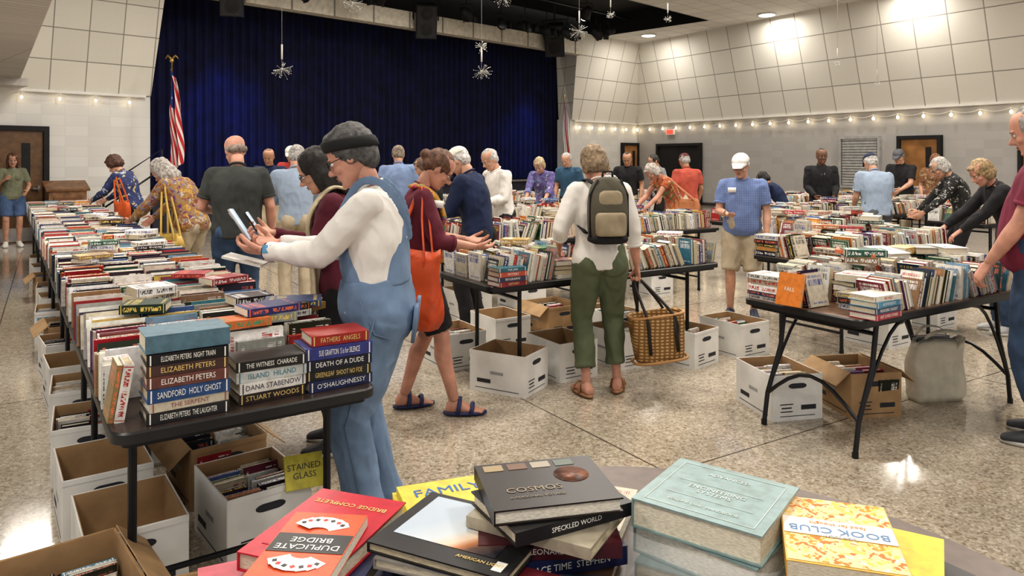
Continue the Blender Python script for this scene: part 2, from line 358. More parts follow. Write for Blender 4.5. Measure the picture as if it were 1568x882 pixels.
m_lamp=mat('ceiling_lamp',(1,1,1),emis=(1,.96,.9),es=9)
def downlight(x,y,z=CH,r=.22):
    g=G(); g.loft([(V((0,0,0)),V((r*1.2,0,0)),V((0,r*1.2,0))),(V((0,0,-.04)),V((r*1.15,0,0)),V((0,r*1.15,0)))],0,20); g.loft([(V((0,0,-.041)),V((r,0,0)),V((0,r,0))),(V((0,0,-.05)),V((r*.9,0,0)),V((0,r*.9,0)))],1,20)
    o=g.obj('ceiling_downlight',[m_white,m_lamp]); o.location=(x,y,z)
def area(x,y,z,size,power,col=(1,.94,.86)):
    l=bpy.data.lights.new('ceiling_light','AREA'); l.shape='DISK'; l.size=size; l.energy=power; l.color=col
    o=bpy.data.objects.new('ceiling_light',l); o.location=(x,y,z); link(o)
for (x,y) in [(7.2,20.9),(9.3,17.6),(4.5,24.4)]:
    downlight(x,y); area(x,y,CH-.08,.6,58)
for (x,y,p) in [(-3,11,130),(1.2,13,140),(5.2,12,150),(1.5,7.5,140),(5.2,6.8,150),(8.,10.,115),(-1,16,85),(-5.,11.8,90),(3.2,2.6,105),(-.6,4.6,110)]:
    downlight(x,y); area(x,y,CH-.08,1.,p)
for (x,y,p) in [(-2.,1.2,32),(-3.6,5.2,45),(-5.5,8.5,45)]: area(x,y,2.97,.6,p)
area(.4,-.6,3.4,1.4,48)
for s,p in ((11,170),(20.8,150)):
    l=bpy.data.lights.new('stage_blue_light','SPOT'); l.energy=p*4; l.color=(.10,.24,1); l.spot_size=radians(42); l.spot_blend=1; l.shadow_soft_size=.15
    o=bpy.data.objects.new('stage_blue_light',l); a=E@V((s,-2.2,5.4)); b=E@V((s,.6,2.3)); o.location=a; o.rotation_euler=(b-a).to_track_quat('-Z','Y').to_euler(); link(o)
w=bpy.data.worlds.new('world'); sc.world=w; w.use_nodes=True; w.node_tree.nodes['Background'].inputs[0].default_value=(1,.96,.92,1); w.node_tree.nodes['Background'].inputs[1].default_value=.65
def flag(name,x,y,ztop,kind):
    e=empty(name,(x,y,0)); g=G(); g.tube([(0,0,.02),(0,0,ztop)],.016,0,8); g.ell((0,0,ztop+.04),(.04,.04,.05),0); g.loft([(V((0,0,0)),V((.2,0,0)),V((0,.2,0))),(V((0,0,.05)),V((.17,0,0)),V((0,.17,0))),(V((0,0,.08)),V((.05,0,0)),V((0,.05,0)))],0,20)
    if kind=='us':
        for sg in (-1,1): g.tube([(0,0,ztop+.06),(sg*.08,0,ztop+.14),(sg*.13,0,ztop+.07)],[.02,.025,.008],0,6)
    g.obj('pole',mat('brass',(.6,.42,.15),.3,metal=.9),e)
    m,n,b=nt('flag_'+kind); L=n.links; uv=n.nodes.new('ShaderNodeUVMap'); sp=n.nodes.new('ShaderNodeSeparateXYZ'); L.new(uv.outputs[0],sp.inputs[0])
    ad=N(n,'ShaderNodeMath',operation='ADD'); ml=N(n,'ShaderNodeMath',operation='MULTIPLY'); ml.inputs[1].default_value=.9 if kind=='us' else .5; L.new(sp.outputs[1],ml.inputs[0]); L.new(sp.outputs[0],ad.inputs[0]); L.new(ml.outputs[0],ad.inputs[1])
    if kind=='us':
        m5=N(n,'ShaderNodeMath',operation='MULTIPLY'); m5.inputs[1].default_value=5.5; L.new(ad.outputs[0],m5.inputs[0])
        fr=N(n,'ShaderNodeMath',operation='FRACT'); L.new(m5.outputs[0],fr.inputs[0])
        r=ramp(n,[(0,(.5,.025,.035)),(.55,(.75,.72,.68))],'CONSTANT'); L.new(fr.outputs[0],r.inputs[0])
        gt=N(n,'ShaderNodeMath',operation='GREATER_THAN'); gt.inputs[1].default_value=.62; L.new(sp.outputs[1],gt.inputs[0])
        lt=N(n,'ShaderNodeMath',operation='LESS_THAN'); lt.inputs[1].default_value=.6; L.new(sp.outputs[0],lt.inputs[0]); mm=N(n,'ShaderNodeMath',operation='MULTIPLY'); L.new(gt.outputs[0],mm.inputs[0]); L.new(lt.outputs[0],mm.inputs[1])
        vo=N(n,'ShaderNodeTexVoronoi',Scale=11.); L.new(uv.outputs[0],vo.inputs['Vector']); r2=ramp(n,[(0,(.8,.8,.8)),(.18,(.02,.03,.18))],'CONSTANT'); L.new(vo.outputs['Distance'],r2.inputs[0])
        mx=N(n,'ShaderNodeMixRGB'); L.new(mm.outputs[0],mx.inputs[0]); L.new(r.outputs[0],mx.inputs[1]); L.new(r2.outputs[0],mx.inputs[2]); L.new(mx.outputs[0],b.inputs['Base Color'])
    else:
        r=ramp(n,[(0,(.8,.78,.76)),(.55,(.6,.03,.05)),(.75,(.8,.78,.76))],'CONSTANT'); L.new(ad.outputs[0],r.inputs[0]); L.new(r.outputs[0],b.inputs['Base Color'])
    b.inputs['Roughness'].default_value=.7
    W=26;H=18; vs=[];us=[]; H0=1.9
    for j in range(H+1):
        t=j/H
        for i in range(W+1):
            u=i/W; wd=.09+.15*sin(min(1,(1-t)*1.6)*pi/2); vs.append((-.02+wd*u+.02*sin(t*9), -.05+.06*sin(u*14+t*2)*(.4+u), ztop-.12-H0*(1-t)-.22*u*t-.10*sin(u*3)*(1-t))); us.append((u,t))
    fs=[(j*(W+1)+i,j*(W+1)+i+1,(j+1)*(W+1)+i+1,(j+1)*(W+1)+i) for j in range(H) for i in range(W)]
    me=bpy.data.meshes.new('cloth'); me.from_pydata(vs,[],fs); ul=me.uv_layers.new(name='UVMap')
    for lp in me.loops: ul.data[lp.index].uv=us[lp.vertex_index]
    me.materials.append(m); me.polygons.foreach_set('use_smooth',[True]*len(fs)); link(bpy.data.objects.new('cloth',me),e)
flag('american_flag',-6.85,14.9,3.5,'us'); flag('state_flag',1.65,23.4,3.5,'al')
e=empty('wooden_lectern',(-8.2,13.6,0),.7); g=G(); g.prism([(-.3,-.2),(.3,-.2),(.3,.2),(-.3,.2)],0,1.0,0); g.box((0,0,1.06),(.7,.5,.04),0,M.Rotation(.3,3,'X')); g.box((0,0,.04),(.7,.5,.08),0); g.box((0,-.21,.55),(.45,.02,.6),1); auto(g.obj('lectern_body',[mat('lectern_wood',(.22,.11,.05),.4,var=.3),mat('lectern_panel',(.15,.07,.03))],e,False))
g=G(); g.tube([(-7.9,14.3,0),(-7.9,14.3,1.0),(-7.1,15.0,1.75),(-7.1,15.0,.0)],.025,0,8); g.tube([(-7.9,14.3,.6),(-7.1,15.0,1.35)],.018,0,8); g.obj('stair_handrail',m_blackm)

# ------------------------------------------------------------ books
def bookmat():
    m,n,b=nt('book_cover'); L=n.links
    a1=N(n,'ShaderNodeAttribute',attribute_name='col'); a2=N(n,'ShaderNodeAttribute',attribute_name='txt'); uv=n.nodes.new('ShaderNodeUVMap'); sp=n.nodes.new('ShaderNodeSeparateXYZ'); L.new(uv.outputs[0],sp.inputs[0])
    def M_(op,a,b_=None,c=None):
        x=N(n,'ShaderNodeMath',operation=op)
        for i,q in enumerate((a,b_,c)):
            if q is None: continue
            if isinstance(q,(int,float)): x.inputs[i].default_value=q
            else: L.new(q,x.inputs[i])
        return x.outputs[0]
    u,v=sp.outputs[0],sp.outputs[1]
    def band(x,lo,hi): return M_('MULTIPLY',M_('GREATER_THAN',x,lo),M_('LESS_THAN',x,hi))
    sc_=M_('MULTIPLY',u,46.); cb=n.nodes.new('ShaderNodeCombineXYZ'); L.new(sc_,cb.inputs[0]); L.new(M_('MULTIPLY',v,2.4),cb.inputs[1]); L.new(a1.outputs['Fac'],cb.inputs[2])
    vm=N(n,'ShaderNodeVectorMath',operation='ADD'); L.new(cb.outputs[0],vm.inputs[0]); L.new(a2.outputs['Vector'],vm.inputs[1])
    nz=N(n,'ShaderNodeTexNoise',Scale=1.,Detail=1.); L.new(vm.outputs[0],nz.inputs['Vector'])
    let=M_('GREATER_THAN',nz.outputs['Fac'],.5)
    gap=M_('LESS_THAN',M_('ABSOLUTE',M_('SUBTRACT',u,.58)),.04)
    spn=M_('MULTIPLY',M_('MULTIPLY',band(v,.25,.75),band(u,.08,.92)),M_('SUBTRACT',1.,gap))
    brd=M_('MULTIPLY',M_('ADD',band(v,2.62,2.80),M_('ADD',band(v,2.84,2.92),band(v,2.08,2.14))),band(u,.1,.9))
    bar=M_('MULTIPLY',band(u,.945,.965),band(v,0,1)); bar2=M_('MULTIPLY',band(u,.035,.05),band(v,0,1))
    mk=M_('MINIMUM',M_('ADD',M_('MULTIPLY',let,M_('ADD',spn,brd)),M_('ADD',bar,bar2)),1.)
    mx=n.nodes.new('ShaderNodeMixRGB'); L.new(mk,mx.inputs[0]); L.new(a1.outputs['Color'],mx.inputs[1]); L.new(a2.outputs['Color'],mx.inputs[2])
    tc=n.nodes.new('ShaderNodeTexCoord'); wn=N(n,'ShaderNodeTexNoise',Scale=35.,Detail=4.); L.new(tc.outputs['Object'],wn.inputs['Vector']); wr=ramp(n,[(.3,(.68,.66,.62)),(.6,(1,1,1))]); L.new(wn.outputs['Fac'],wr.inputs[0])
    wm=N(n,'ShaderNodeMixRGB',Fac=.8,blend_type='MULTIPLY'); L.new(mx.outputs[0],wm.inputs[1]); L.new(wr.outputs[0],wm.inputs[2]); L.new(wm.outputs[0],b.inputs['Base Color']); b.inputs['Roughness'].default_value=.38
    return m
def pagemat():
    m,n,b=nt('book_pages'); L=n.links; tc=n.nodes.new('ShaderNodeTexCoord'); a1=N(n,'ShaderNodeAttribute',attribute_name='col')
    mp=N(n,'ShaderNodeMapping'); mp.inputs['Scale'].default_value=(.15,.15,1); L.new(tc.outputs['Object'],mp.inputs[0])
    nz=N(n,'ShaderNodeTexNoise',Scale=700.,Detail=2.); L.new(mp.outputs[0],nz.inputs['Vector']); r=ramp(n,[(.35,(.70,.70,.70)),(.6,(1,1,1))]); L.new(nz.outputs['Fac'],r.inputs[0])
    mx=N(n,'ShaderNodeMixRGB',Fac=1.,blend_type='MULTIPLY'); L.new(a1.outputs['Color'],mx.inputs[1]); L.new(r.outputs[0],mx.inputs[2]); L.new(mx.outputs[0],b.inputs['Base Color']); b.inputs['Roughness'].default_value=.9; return m
m_cover=bookmat(); m_page=pagemat()
PAL=[((.78,.76,.71),10),((.66,.60,.48),8),((.86,.85,.83),8),((.02,.02,.025),8),((.03,.05,.16),4),((.40,.03,.03),4),((.20,.03,.05),3),((.05,.18,.25),2),((.04,.13,.07),2),((.33,.33,.33),4),((.6,.42,.1),1),((.55,.18,.04),2),((.14,.05,.18),1),((.22,.38,.52),2),((.30,.19,.10),3),((.45,.10,.16),1),((.08,.16,.4),1)]
PL=[c for c,w_ in PAL for _ in range(w_)]
def rcol():
    c=R.choice(PL); k=R.uniform(.75,1.12); return tuple(min(1,max(0,q*k+R.uniform(-.015,.015))) for q in c)
def tcol(c): return R.choice([(.05,.05,.06),(.5,.04,.04),(.05,.1,.35)]) if sum(c)>1.3 else R.choice([(.85,.83,.78),(.8,.6,.15),(.85,.85,.85),(.8,.2,.1)])
class B:
    def __init__(s): s.v=[];s.f=[];s.m=[];s.c=[];s.t=[];s.u=[]
    def bx(s,X,x0,x1,y0,y1,z0,z1,m,c,t,mode):
        o=len(s.v)
        for x in (x0,x1):
            for y in (y0,y1):
                for z in (z0,z1): s.v.append(tuple(X@V((x,y,z))))
        F=[(0,1,3,2),(4,6,7,5),(0,4,5,1),(2,3,7,6),(0,2,6,4),(1,5,7,3)]
        for k,f in enumerate(F):
            s.f.append(tuple(i+o for i in f)); s.m.append(m); s.c.append(c); s.t.append(t)
            for i in f:
                xx,yy,zz=(i>>2)&1,(i>>1)&1,i&1
                if mode=='s' and k==0: s.u.append((yy,zz))
                elif mode=='b' and k in (4,5): s.u.append((xx,2+yy))
                else: s.u.append((.5,-5))
    def book(s,X,w,h,t,col=None,txt=None,hard=None,plain=False):
        col=col or rcol(); txt=txt or tcol(col); hard=(R.random()<.5) if hard is None else hard
        b=.003 if hard else .0012; i=.005 if hard else .0006
        md='' if plain else 'b'; ms='' if plain else 's'
        s.bx(X,0,b,0,h,0,t,0,col,txt,ms); s.bx(X,b,w,0,h,0,b,0,col,txt,md); s.bx(X,b,w,0,h,t-b,t,0,col,txt,md)
        pc=R.choice([(.76,.70,.56),(.84,.80,.71),(.62,.53,.37),(.80,.75,.64),(.70,.62,.48)]); s.bx(X,b,w-i,i,h-i,b,t-b,1,pc,pc,'')
    def obj(s,name,parent=None,mats=None):
        me=bpy.data.meshes.new(name); me.from_pydata(s.v,[],s.f)
        me.materials.append(m_cover); me.materials.append(m_page); me.polygons.foreach_set('material_index',s.m)
        for nm,src in (('col',s.c),('txt',s.t)):
            a=me.color_attributes.new(nm,'FLOAT_COLOR','CORNER'); flat=[]
            for q in src: flat+= [q[0],q[1],q[2],1]*4
            a.data.foreach_set('color',flat)
        u=me.uv_layers.new(name='UVMap'); fl=[]
        for q in s.u: fl+=[q[0],q[1]]
        u.data.foreach_set('uv',fl); me.update()
        bm=bmesh.new(); bm.from_mesh(me); bmesh.ops.recalc_face_normals(bm,faces=bm.faces); bm.to_mesh(me); bm.free()
        return link(bpy.data.objects.new(name,me),parent)
def cols(X,Y,Z,o): return M(((X[0],Y[0],Z[0],o[0]),(X[1],Y[1],Z[1],o[1]),(X[2],Y[2],Z[2],o[2]),(0,0,0,1)))
def T_(x,y,z): return M.Translation((x,y,z))
def fill_up(b,T,a,wd,b0,b1,z,pp=.3,hlo=.125,hhi=.175,gap=.012):
    y=b0; tl=R.uniform(-.12,.2)
    while y<b1:
        t=R.uniform(.010,.032); w=R.uniform(hlo,hhi); h=wd*R.uniform(.82,1.06)
        if R.random()<.06: tl=R.uniform(-.2,.28)
        B0=T@T_(a+R.uniform(-.012,.012)+(wd-h)/2,y,z)@M.Rotation(-tl,4,'X')@M.Rotation(R.uniform(-.03,.03),4,'Z')
        if R.random()<pp: b.book(B0@cols((0,0,1),(1,0,0),(0,1,0),(0,0,0)),w,h,t)
        else: b.book(B0@cols((0,0,-1),(1,0,0),(0,-1,0),(0,t,w)),w,h,t)
        y+=t*1.02+.001
        if R.random()<gap: y+=.03
def fill_face(b,T,a0,a1,y,z,pp=.4,hlo=.15,hhi=.205):
    x=a0; tl=R.choice([-1,1])*R.uniform(.02,.35)
    while x<a1-.03:
        t=R.uniform(.012,.036); w=R.uniform(.12,.16); h=R.uniform(hlo,hhi)
        if R.random()<.06: tl=R.choice([-1,1])*R.uniform(.0,.45)
        B0=T@T_(x,y+R.uniform(-.01,.015),z)@M.Rotation(tl,4,'Y')
        if R.random()<pp: b.book(B0@cols((0,-1,0),(0,0,1),(-1,0,0),(t,w,0)),w,h,t)
        else: b.book(B0@cols((0,1,0),(0,0,1),(1,0,0),(0,0,0)),w,h,t)
        x+=t/cos(tl)+.002
        if R.random()<.03: x+=.04
def stack(b,T,a,y,n,z,w=.155,h=.235,jit=.1,flip=0):
    for i in range(n):
        t=R.uniform(.02,.042); ww=w*R.uniform(.85,1.1); hh=h*R.uniform(.85,1.08)
        X=T@T_(a,y,z)@M.Rotation(R.uniform(-jit,jit)+flip,4,'Z')@cols((0,1,0),(-1,0,0),(0,0,1),(hh/2,-ww/2,0))
        b.book(X,ww,hh,t); z+=t+.0006
    return z
def TM(x,y,ang): return M.Translation((x,y,0))@M.Rotation(ang,4,'Z')
m_tt=mat('table_laminate_brown',(.13,.07,.042),.35,var=.15,scale=20); m_tb=mat('table_laminate_dark',(.045,.03,.025),.3,var=.2,scale=20); m_te=mat('table_edge_black',(.015,.015,.016),.4)
def rrect(L,W,r,n=5,ins=0):
    p=[]
    for cx,cy,a0 in ((L-r,W-r,0),(r,W-r,90),(r,r,180),(L-r,r,270)):
        for k in range(n+1):
            a=radians(a0+90*k/n); p.append((cx+(r-ins)*cos(a),cy+(r-ins)*sin(a)))
    return p
def table(T,L,W,arch=False,top=None):
    g=G(); o1=rrect(L,W,.06); o2=rrect(L,W,.06,ins=.006); n=len(o1)
    g.prism(o1,.705,.734,1); g.add([(x,y,.734) for x,y in o1]+[(x,y,.74) for x,y in o2],[(i,(i+1)%n,(i+1)%n+n,i+n) for i in range(n)],1); g.prism(o2,.7385,.7405,0)
    g.prism(rrect(L,W,.06,ins=.03),.685,.705,2)
    for e_,sg in ((.28,1),(L-.28,-1)):
        for y in (.09,W-.09):
            if arch:
                g.tube([(e_,y,.69),(e_-sg*.04,y,.45),(e_-sg*.16,y,.18),(e_-sg*.19,y,.012)],.0135,2,10); g.tube([(e_-sg*.19,y,.0),(e_-sg*.19,y,.03)],.017,2,8)
            else: g.tube([(e_,y,.69),(e_,y,.012)],.0145,2,10); g.tube([(e_,y,.0),(e_,y,.03)],.018,2,8)
        xx=e_-sg*.16 if arch else e_
        if arch: arc=[(xx,.09+(W-.18)*k/8,.18+.17*sin(pi*k/8)) for k in range(9)]
        else: arc=[(e_,.09,.16),(e_,W-.09,.16)]
        g.tube(arc,.011,2,8); g.tube([(e_,.09,.62),(e_,W-.09,.62)],.012,2,8)
        if arch:
            for y in (.09,W-.09): g.tube([(xx+sg*(.42*k/6),y,.18+.49*sin(pi/2*k/6)) for k in range(7)],.010,2,6)
        else: g.tube([(e_+sg*.5*k/6,W/2,.62+.06*k/6) for k in range(7)],.009,2,6)
    g.xf(T); return auto(g.obj('folding_table',[top or m_tt,m_te,m_blackm]))
ANG=math.atan2(.565,.825)
T1=TM(-1.18,2.18,ANG); W1=.85
for k in range(6): table(T1@T_(0,1.84*k,0)@cols((0,1,0),(-1,0,0),(0,0,1),(W1,0,0)),1.83,W1,top=m_tb)
Z=.7415
b=B()
cw=(W1-.02)/4
for c in range(4):
    for k in range(6):
        b0=1.84*k+(.36 if k==0 else .01)
        fill_up(b,T1,.012+c*cw,cw-.006,b0,1.84*(k+1)-.02,Z,.33,gap=.006)
for _ in range(22):
    y=R.uniform(.6,10.5); stack(b,T1,R.uniform(.12,.72),y,R.choice([1,1,2]),Z+.178,.14,.2,.9)
fill_face(b,T1,.0,.075,.12,Z,.2,.17,.2); fill_up(b,T1,.0,.075,.28,.36,Z,.3)
b.obj('book_rows')
def pile(name,T,a,y,z,specs):
    e=empty(name)
    for (t,w,h,col,txt,s,ts) in specs:
        bb=B(); rot=R.uniform(-.07,.07); X=T@T_(a,y,z)@M.Rotation(rot,4,'Z')@cols((0,1,0),(-1,0,0),(0,0,1),(h/2,-w/2,0))
        bb.book(X,w,h,t,col,txt,True,plain=True); bb.obj('book',e)
        if s:
            ts=min(1.,h*.84/(t*.68*.66*len(s)))
            o=text(s,t*.68,(0,0,0),(0,0,0),e,mat('ink_%d_%d_%d'%tuple(int(q*99) for q in txt),txt,.4,var=.01),ext=.0002)
            o.matrix_world=T@T_(a,y,z)@M.Rotation(rot,4,'Z')@T_(0,-w/2-.0006,t/2)@M.Rotation(pi/2,4,'X')@M.Diagonal((ts,1,1,1))
            gg=G(); XX=T@T_(a,y,z)@M.Rotation(rot,4,'Z')
            for sx in (-1,1): gg.box((sx*h*.455,-w/2-.0003,t/2),(.004,.0006,t*.9),0)
            gg.xf(XX); gg.obj('spine_band',mat('ink_%d_%d_%d'%tuple(int(q*99) for q in txt),txt),e,False)
        z+=t+.0008
    return z
Wt=(.80,.79,.74); Gd=(.7,.52,.2)
pile('book_pile',T1,.22,.11,Z,[(.036,.16,.245,(.02,.02,.025),Wt,'ELIZABETH PETERS  THE LAUGHTER',1),(.028,.155,.235,(.55,.5,.4),(.3,.1,.1),'THE SERPENT',1.),(.042,.16,.245,(.03,.08,.22),Wt,'SANDFORD  HOLY GHOST',.7),(.036,.16,.24,(.16,.06,.05),Wt,'ELIZABETH PETERS',.85),(.034,.155,.24,(.07,.035,.03),Gd,'ELIZABETH PETERS',.85),(.034,.155,.24,(.01,.01,.012),Wt,'ELIZABETH PETERS  NIGHT TRAIN',.62)])
bb=B(); bb.book(T1@T_(.22,.12,Z+.2165)@cols((0,1,0),(-1,0,0),(0,0,1),(.125,-.08,0)),.16,.25,.055,(.10,.19,.25),(.1,.3,.4),True,plain=True); bb.obj('teal_hardcover_book')
pile('book_pile',T1,.49,.14,Z,[(.034,.15,.225,(.03,.02,.02),Gd,'STUART WOODS',.9),(.036,.15,.225,(.75,.73,.69),(.05,.05,.1),'DANA STABENOW',.8),(.036,.15,.235,(.55,.57,.57),(.05,.2,.25),'ISLAND  HILAND',.8),(.034,.155,.235,(.02,.02,.02),Wt,'THE WITNESS  CHARADE',.7)])
pile('book_pile',T1,.73,.14,Z,[(.036,.16,.24,(.02,.03,.10),Wt,"O'SHAUGHNESSY",.9),(.036,.155,.235,(.02,.02,.02),Gd,'GREENLEAF  SHOOT NO FOE',.62),(.036,.16,.24,(.01,.012,.03),Wt,'DEATH OF A DUDE',.85),(.042,.16,.245,(.04,.05,.22),Wt,'SUE GRAFTON  S is for SILENCE',.62)])
pile('red_thriller_book',T1,.74,.15,Z+.154,[(.036,.15,.21,(.35,.03,.02),Gd,'FATHERS  ANGELS',1)])
bb=B(); bb.book(T1@T_(.46,.46,Z+.18)@M.Rotation(-.06,4,'X')@cols((0,1,0),(-1,0,0),(0,0,1),(.12,-.08,0)),.16,.24,.03,(.65,.18,.05),(.1,.3,.15),True); bb.obj('orange_cookbook')
b=B(); 
for i in range(3): stack(b,T1,.6+.07*i,.5+.06*i,2,Z+.18,.15,.22,.5)
b.obj('loose_books')

UA=math.atan2(.53,.85)
def std(x,y,L,W=.76,arch=False,rows=4,ang=UA,top=None,x00=.05):
    T=TM(x,y,ang); k=max(1,round(L/1.83)); l=L/k
    for i in range(k): table(T@T_(i*l,0,0),l-.01,W,arch,top)
    b=B()
    ys=[.03+(W-.19)*i/(rows-1) for i in range(rows)]
    for i,y in enumerate(ys):
        x0=x00
        while x0<L-.2:
            q=R.random(); seg=R.uniform(.35,.8); x1=min(L-.04,x0+seg)
            if q<.78: fill_face(b,T,x0,x1,y,Z,.66)
            else:
                xx=x0+.13
                while xx<x1-.1:
                    stack(b,T,xx,y+.08,R.randint(2,5),Z,flip=R.choice([0,0,.0,pi]),jit=.25); xx+=.27
            x0=x1+.03
    for _ in range(int(L*2.2)): stack(b,T,R.uniform(max(.2,x00+.1),L-.2),R.uniform(.2,W-.15),R.choice([1,1,2]),Z+.205,.15,.22,1.2)
    if x00>.1:
        T3b=T@T_(0,W,0)@M.Rotation(-pi/2,4,'Z')
        stack(b,T3b,.14,.10,5,Z,flip=0); stack(b,T3b,.60,.27,3,Z)
        fill_face(b,T3b,.27,.46,.04,Z,.3,.17,.2)
    b.obj('book_rows'); return T
T2=std(-.14,4.72,2.12,.76,top=m_tb)
T3=std(1.76,3.73,1.83,.76,True,x00=.30)
T3b=T3@T_(0,.76,0)@M.Rotation(-pi/2,4,'Z')
std(2.45,5.7,1.83,x00=.3); std(2.95,7.45,1.83); std(3.0,9.2,5.4); std(-.6,6.9,3.66); std(-.9,9.3,3.66); std(-1.6,12,5.5); std(4.6,12.6,5.4); std(5.9,9.2,1.83)
def faceup(name,T,a,y,z,w,h,t,col,txt,s,rot=0,tilt=0,ts=.03):
    e=empty(name); X=T@T_(a,y,z)@M.Rotation(rot,4,'Z')@M.Rotation(tilt,4,'X'); bb=B(); bb.book(X@cols((1,0,0),(0,1,0),(0,0,1),(-w/2,-h/2,0)),w,h,t,col,txt,True,plain=True); bb.obj('book',e)
    if s: o=text(s,ts,(0,0,0),(0,0,0),e,mat('ink_%d_%d_%d'%tuple(int(q*99) for q in txt),txt,.4,var=.01)); o.matrix_world=X@T_(0,0,t+.0008)
    return e,X
e,X=faceup('orange_pumpkin_book',T3b,.345,.005,Z+.093,.15,.18,.022,(.70,.22,.03),Wt,'FALL',.1,1.3)
faceup('white_paperback',T3,.6,.42,Z+.25,.15,.22,.02,(.7,.2,.1),Wt,'CLUB',.5,.1); faceup('white_paperback',T3,.82,.36,Z+.25,.15,.22,.02,(.78,.78,.78),(.05,.2,.4),'HISTORY',-.3,.1,.02)
pile('book_pile',T3,.17,.03,Z,[(.03,.15,.24,(.4,.04,.06),Wt,'BEST LOVED STORIES',.7),(.03,.15,.24,(.05,.08,.15),Wt,'READERS DIGEST',.8),(.03,.15,.23,(.1,.3,.45),Wt,'ANTHOLOGY',.9),(.028,.15,.23,(.78,.74,.65),(.5,.1,.1),'NOVELS',.9)])
pile('book_pile',T2,.14,.02,Z,[(.03,.15,.22,(.25,.03,.05),Gd,'HISTORY',.9),(.03,.15,.22,(.05,.05,.1),Wt,'BIOGRAPHY',.9),(.03,.15,.21,(.5,.1,.06),Wt,'MYSTERY',.9),(.026,.14,.21,(.04,.15,.2),Wt,'THE LAKE',.9)])

# ------------------------------------------------------------ boxes
m_card=mat('cardboard',(.42,.27,.14),.8,var=.12,bump=.1,bscale=60); m_wcard=mat('white_cardboard',(.76,.75,.72),.6,var=.09,scale=5); m_ink=mat('box_print',(.03,.03,.04)); m_redp=mat('box_print_grey',(.35,.35,.36))
def fbox(x,y,rz=UA,w=.33,d=.42,h=.27,brown=False,fill=True):
    e=empty('cardboard_file_box',(x,y,0),rz); g=G(); t=.005
    for c,s in (((-w/2,0,h/2),(t,d,h)),((w/2,0,h/2),(t,d,h)),((0,-d/2,h/2),(w,t,h)),((0,d/2,h/2),(w,t,h)),((0,0,.003),(w,d,.006))): g.box(c,s,0)
    for c,s in (((-w/2+.004,0,h/2),(.003,d-.01,h-.004)),((w/2-.004,0,h/2),(.003,d-.01,h-.004)),((0,-d/2+.004,h/2),(w-.01,.003,h-.004)),((0,d/2-.004,h/2),(w-.01,.003,h-.004))): g.box(c,s,1)
    for sy in (-1,1):
        pts=[(.045*cos(a)+(.03 if cos(a)>0 else -.03),0,h*.76+.016*sin(a)) for a in [2*pi*i/14 for i in range(14)]]
        yy=sy*(d/2+.0032); g.add([(p[0]*.8,yy,p[2]) for p in pts],[tuple(range(14)) if sy<0 else tuple(range(14))[::-1]],2)
        g.box((0,yy,h*.10),(w*.7,.001,.004),2); g.box((w*.22,yy,h*.28),(w*.3,.001,.028),2); g.box((-w*.22,yy,h*.28),(w*.2,.001,.008),2); g.box((-w*.22,yy,h*.36),(w*.26,.001,.006),2); g.box((-w*.22,yy,h*.2),(w*.24,.001,.006),2)
        g.box((0,sy*(d/2+.003),h-.012),(w+.004,.004,.02),0)
    for sx in (-1,1): g.box((sx*(w/2+.0032),0,h*.5),(.001,.1,.02),3); g.box((sx*(w/2+.0032),.0,h*.1),(.001,d*.8,.004),2); g.box((sx*(w/2+.0032),.1,h*.28),(.001,d*.25,.026),2)
    if brown:
        for sx in (-1,1): g.box((sx*(w/2+.05),0,h-.03),(.12,d-.01,.004),1,M.Rotation(sx*.7,3,'Y'))
    g.obj('carton',[m_card if brown else m_wcard,m_card,m_ink,m_redp],e,False)
    if fill:
        bb=B(); nn=2
        for c in range(nn): fill_up(bb,M.Identity(4),-w/2+.012+c*(w-.02)/nn,(w-.03)/nn,-d/2+.012,d/2-.05,.01+h*.22,.3)
        bb.obj('books_inside',e)
def T1p(a,y): p=T1@V((a,y,0)); return p.x,p.y
A1=ANG
for (a,y,br,fl) in [(.0,.62,0,0),(.46,.66,0,1),(-.03,1.2,0,0),(.45,1.25,1,1),(-.02,1.85,0,1),(.42,1.9,0,1),(0,2.5,0,1),(0,3.1,0,0),(0,3.75,0,1),(.05,4.4,1,1),(0,5.1,0,1),(.05,5.8,0,1),(.05,6.5,0,1),(.05,7.3,1,1),(.05,8.2,0,1),(.4,3.2,0,1),(.4,4.2,0,1),(.05,9.2,0,1)]:
    x,y2=T1p(a+.12,y); fbox(x,y2,A1+R.uniform(-.08,.08),brown=bool(br),fill=bool(fl))
fbox(-1.36,2.25,A1+.1,.36,.42,.3,True,True); fbox(-.92,2.12,A1-.2,.3,.36,.28,True,True)
for (x,y,br,fl,rz) in [(-.02,5.05,0,0,UA+.5),(.36,5.40,0,0,UA),(-.45,5.66,0,1,UA),(.82,5.7,0,1,UA),(1.32,5.72,0,1,UA+.2),(1.8,6.0,0,1,UA),(-.1,6.2,0,0,UA),(.35,6.65,1,1,UA),(.85,6.4,0,1,UA),(-.45,7.35,0,1,UA),(.1,7.75,0,1,UA),(.9,8.2,1,1,UA),(1.6,8.6,0,1,UA),(1.66,4.62,0,1,UA-.35),(2.16,4.66,1,1,UA-.4),(3.1,6.3,0,1,UA),(3.9,7.,0,1,UA),(3.6,8.2,1,1,UA),(-.2,9.9,0,1,UA),(.9,10.5,0,1,UA),(4.0,10.1,0,1,UA),(5.4,10.9,0,1,UA)]:
    fbox(x,y,rz,brown=bool(br),fill=bool(fl))
faceup('yellow_black_guide_book',M.Identity(4),-.84,2.98,.30,.15,.13,.02,(.62,.54,.05),(.02,.02,.02),'STAINED\nGLASS',.45,1.1,.033)

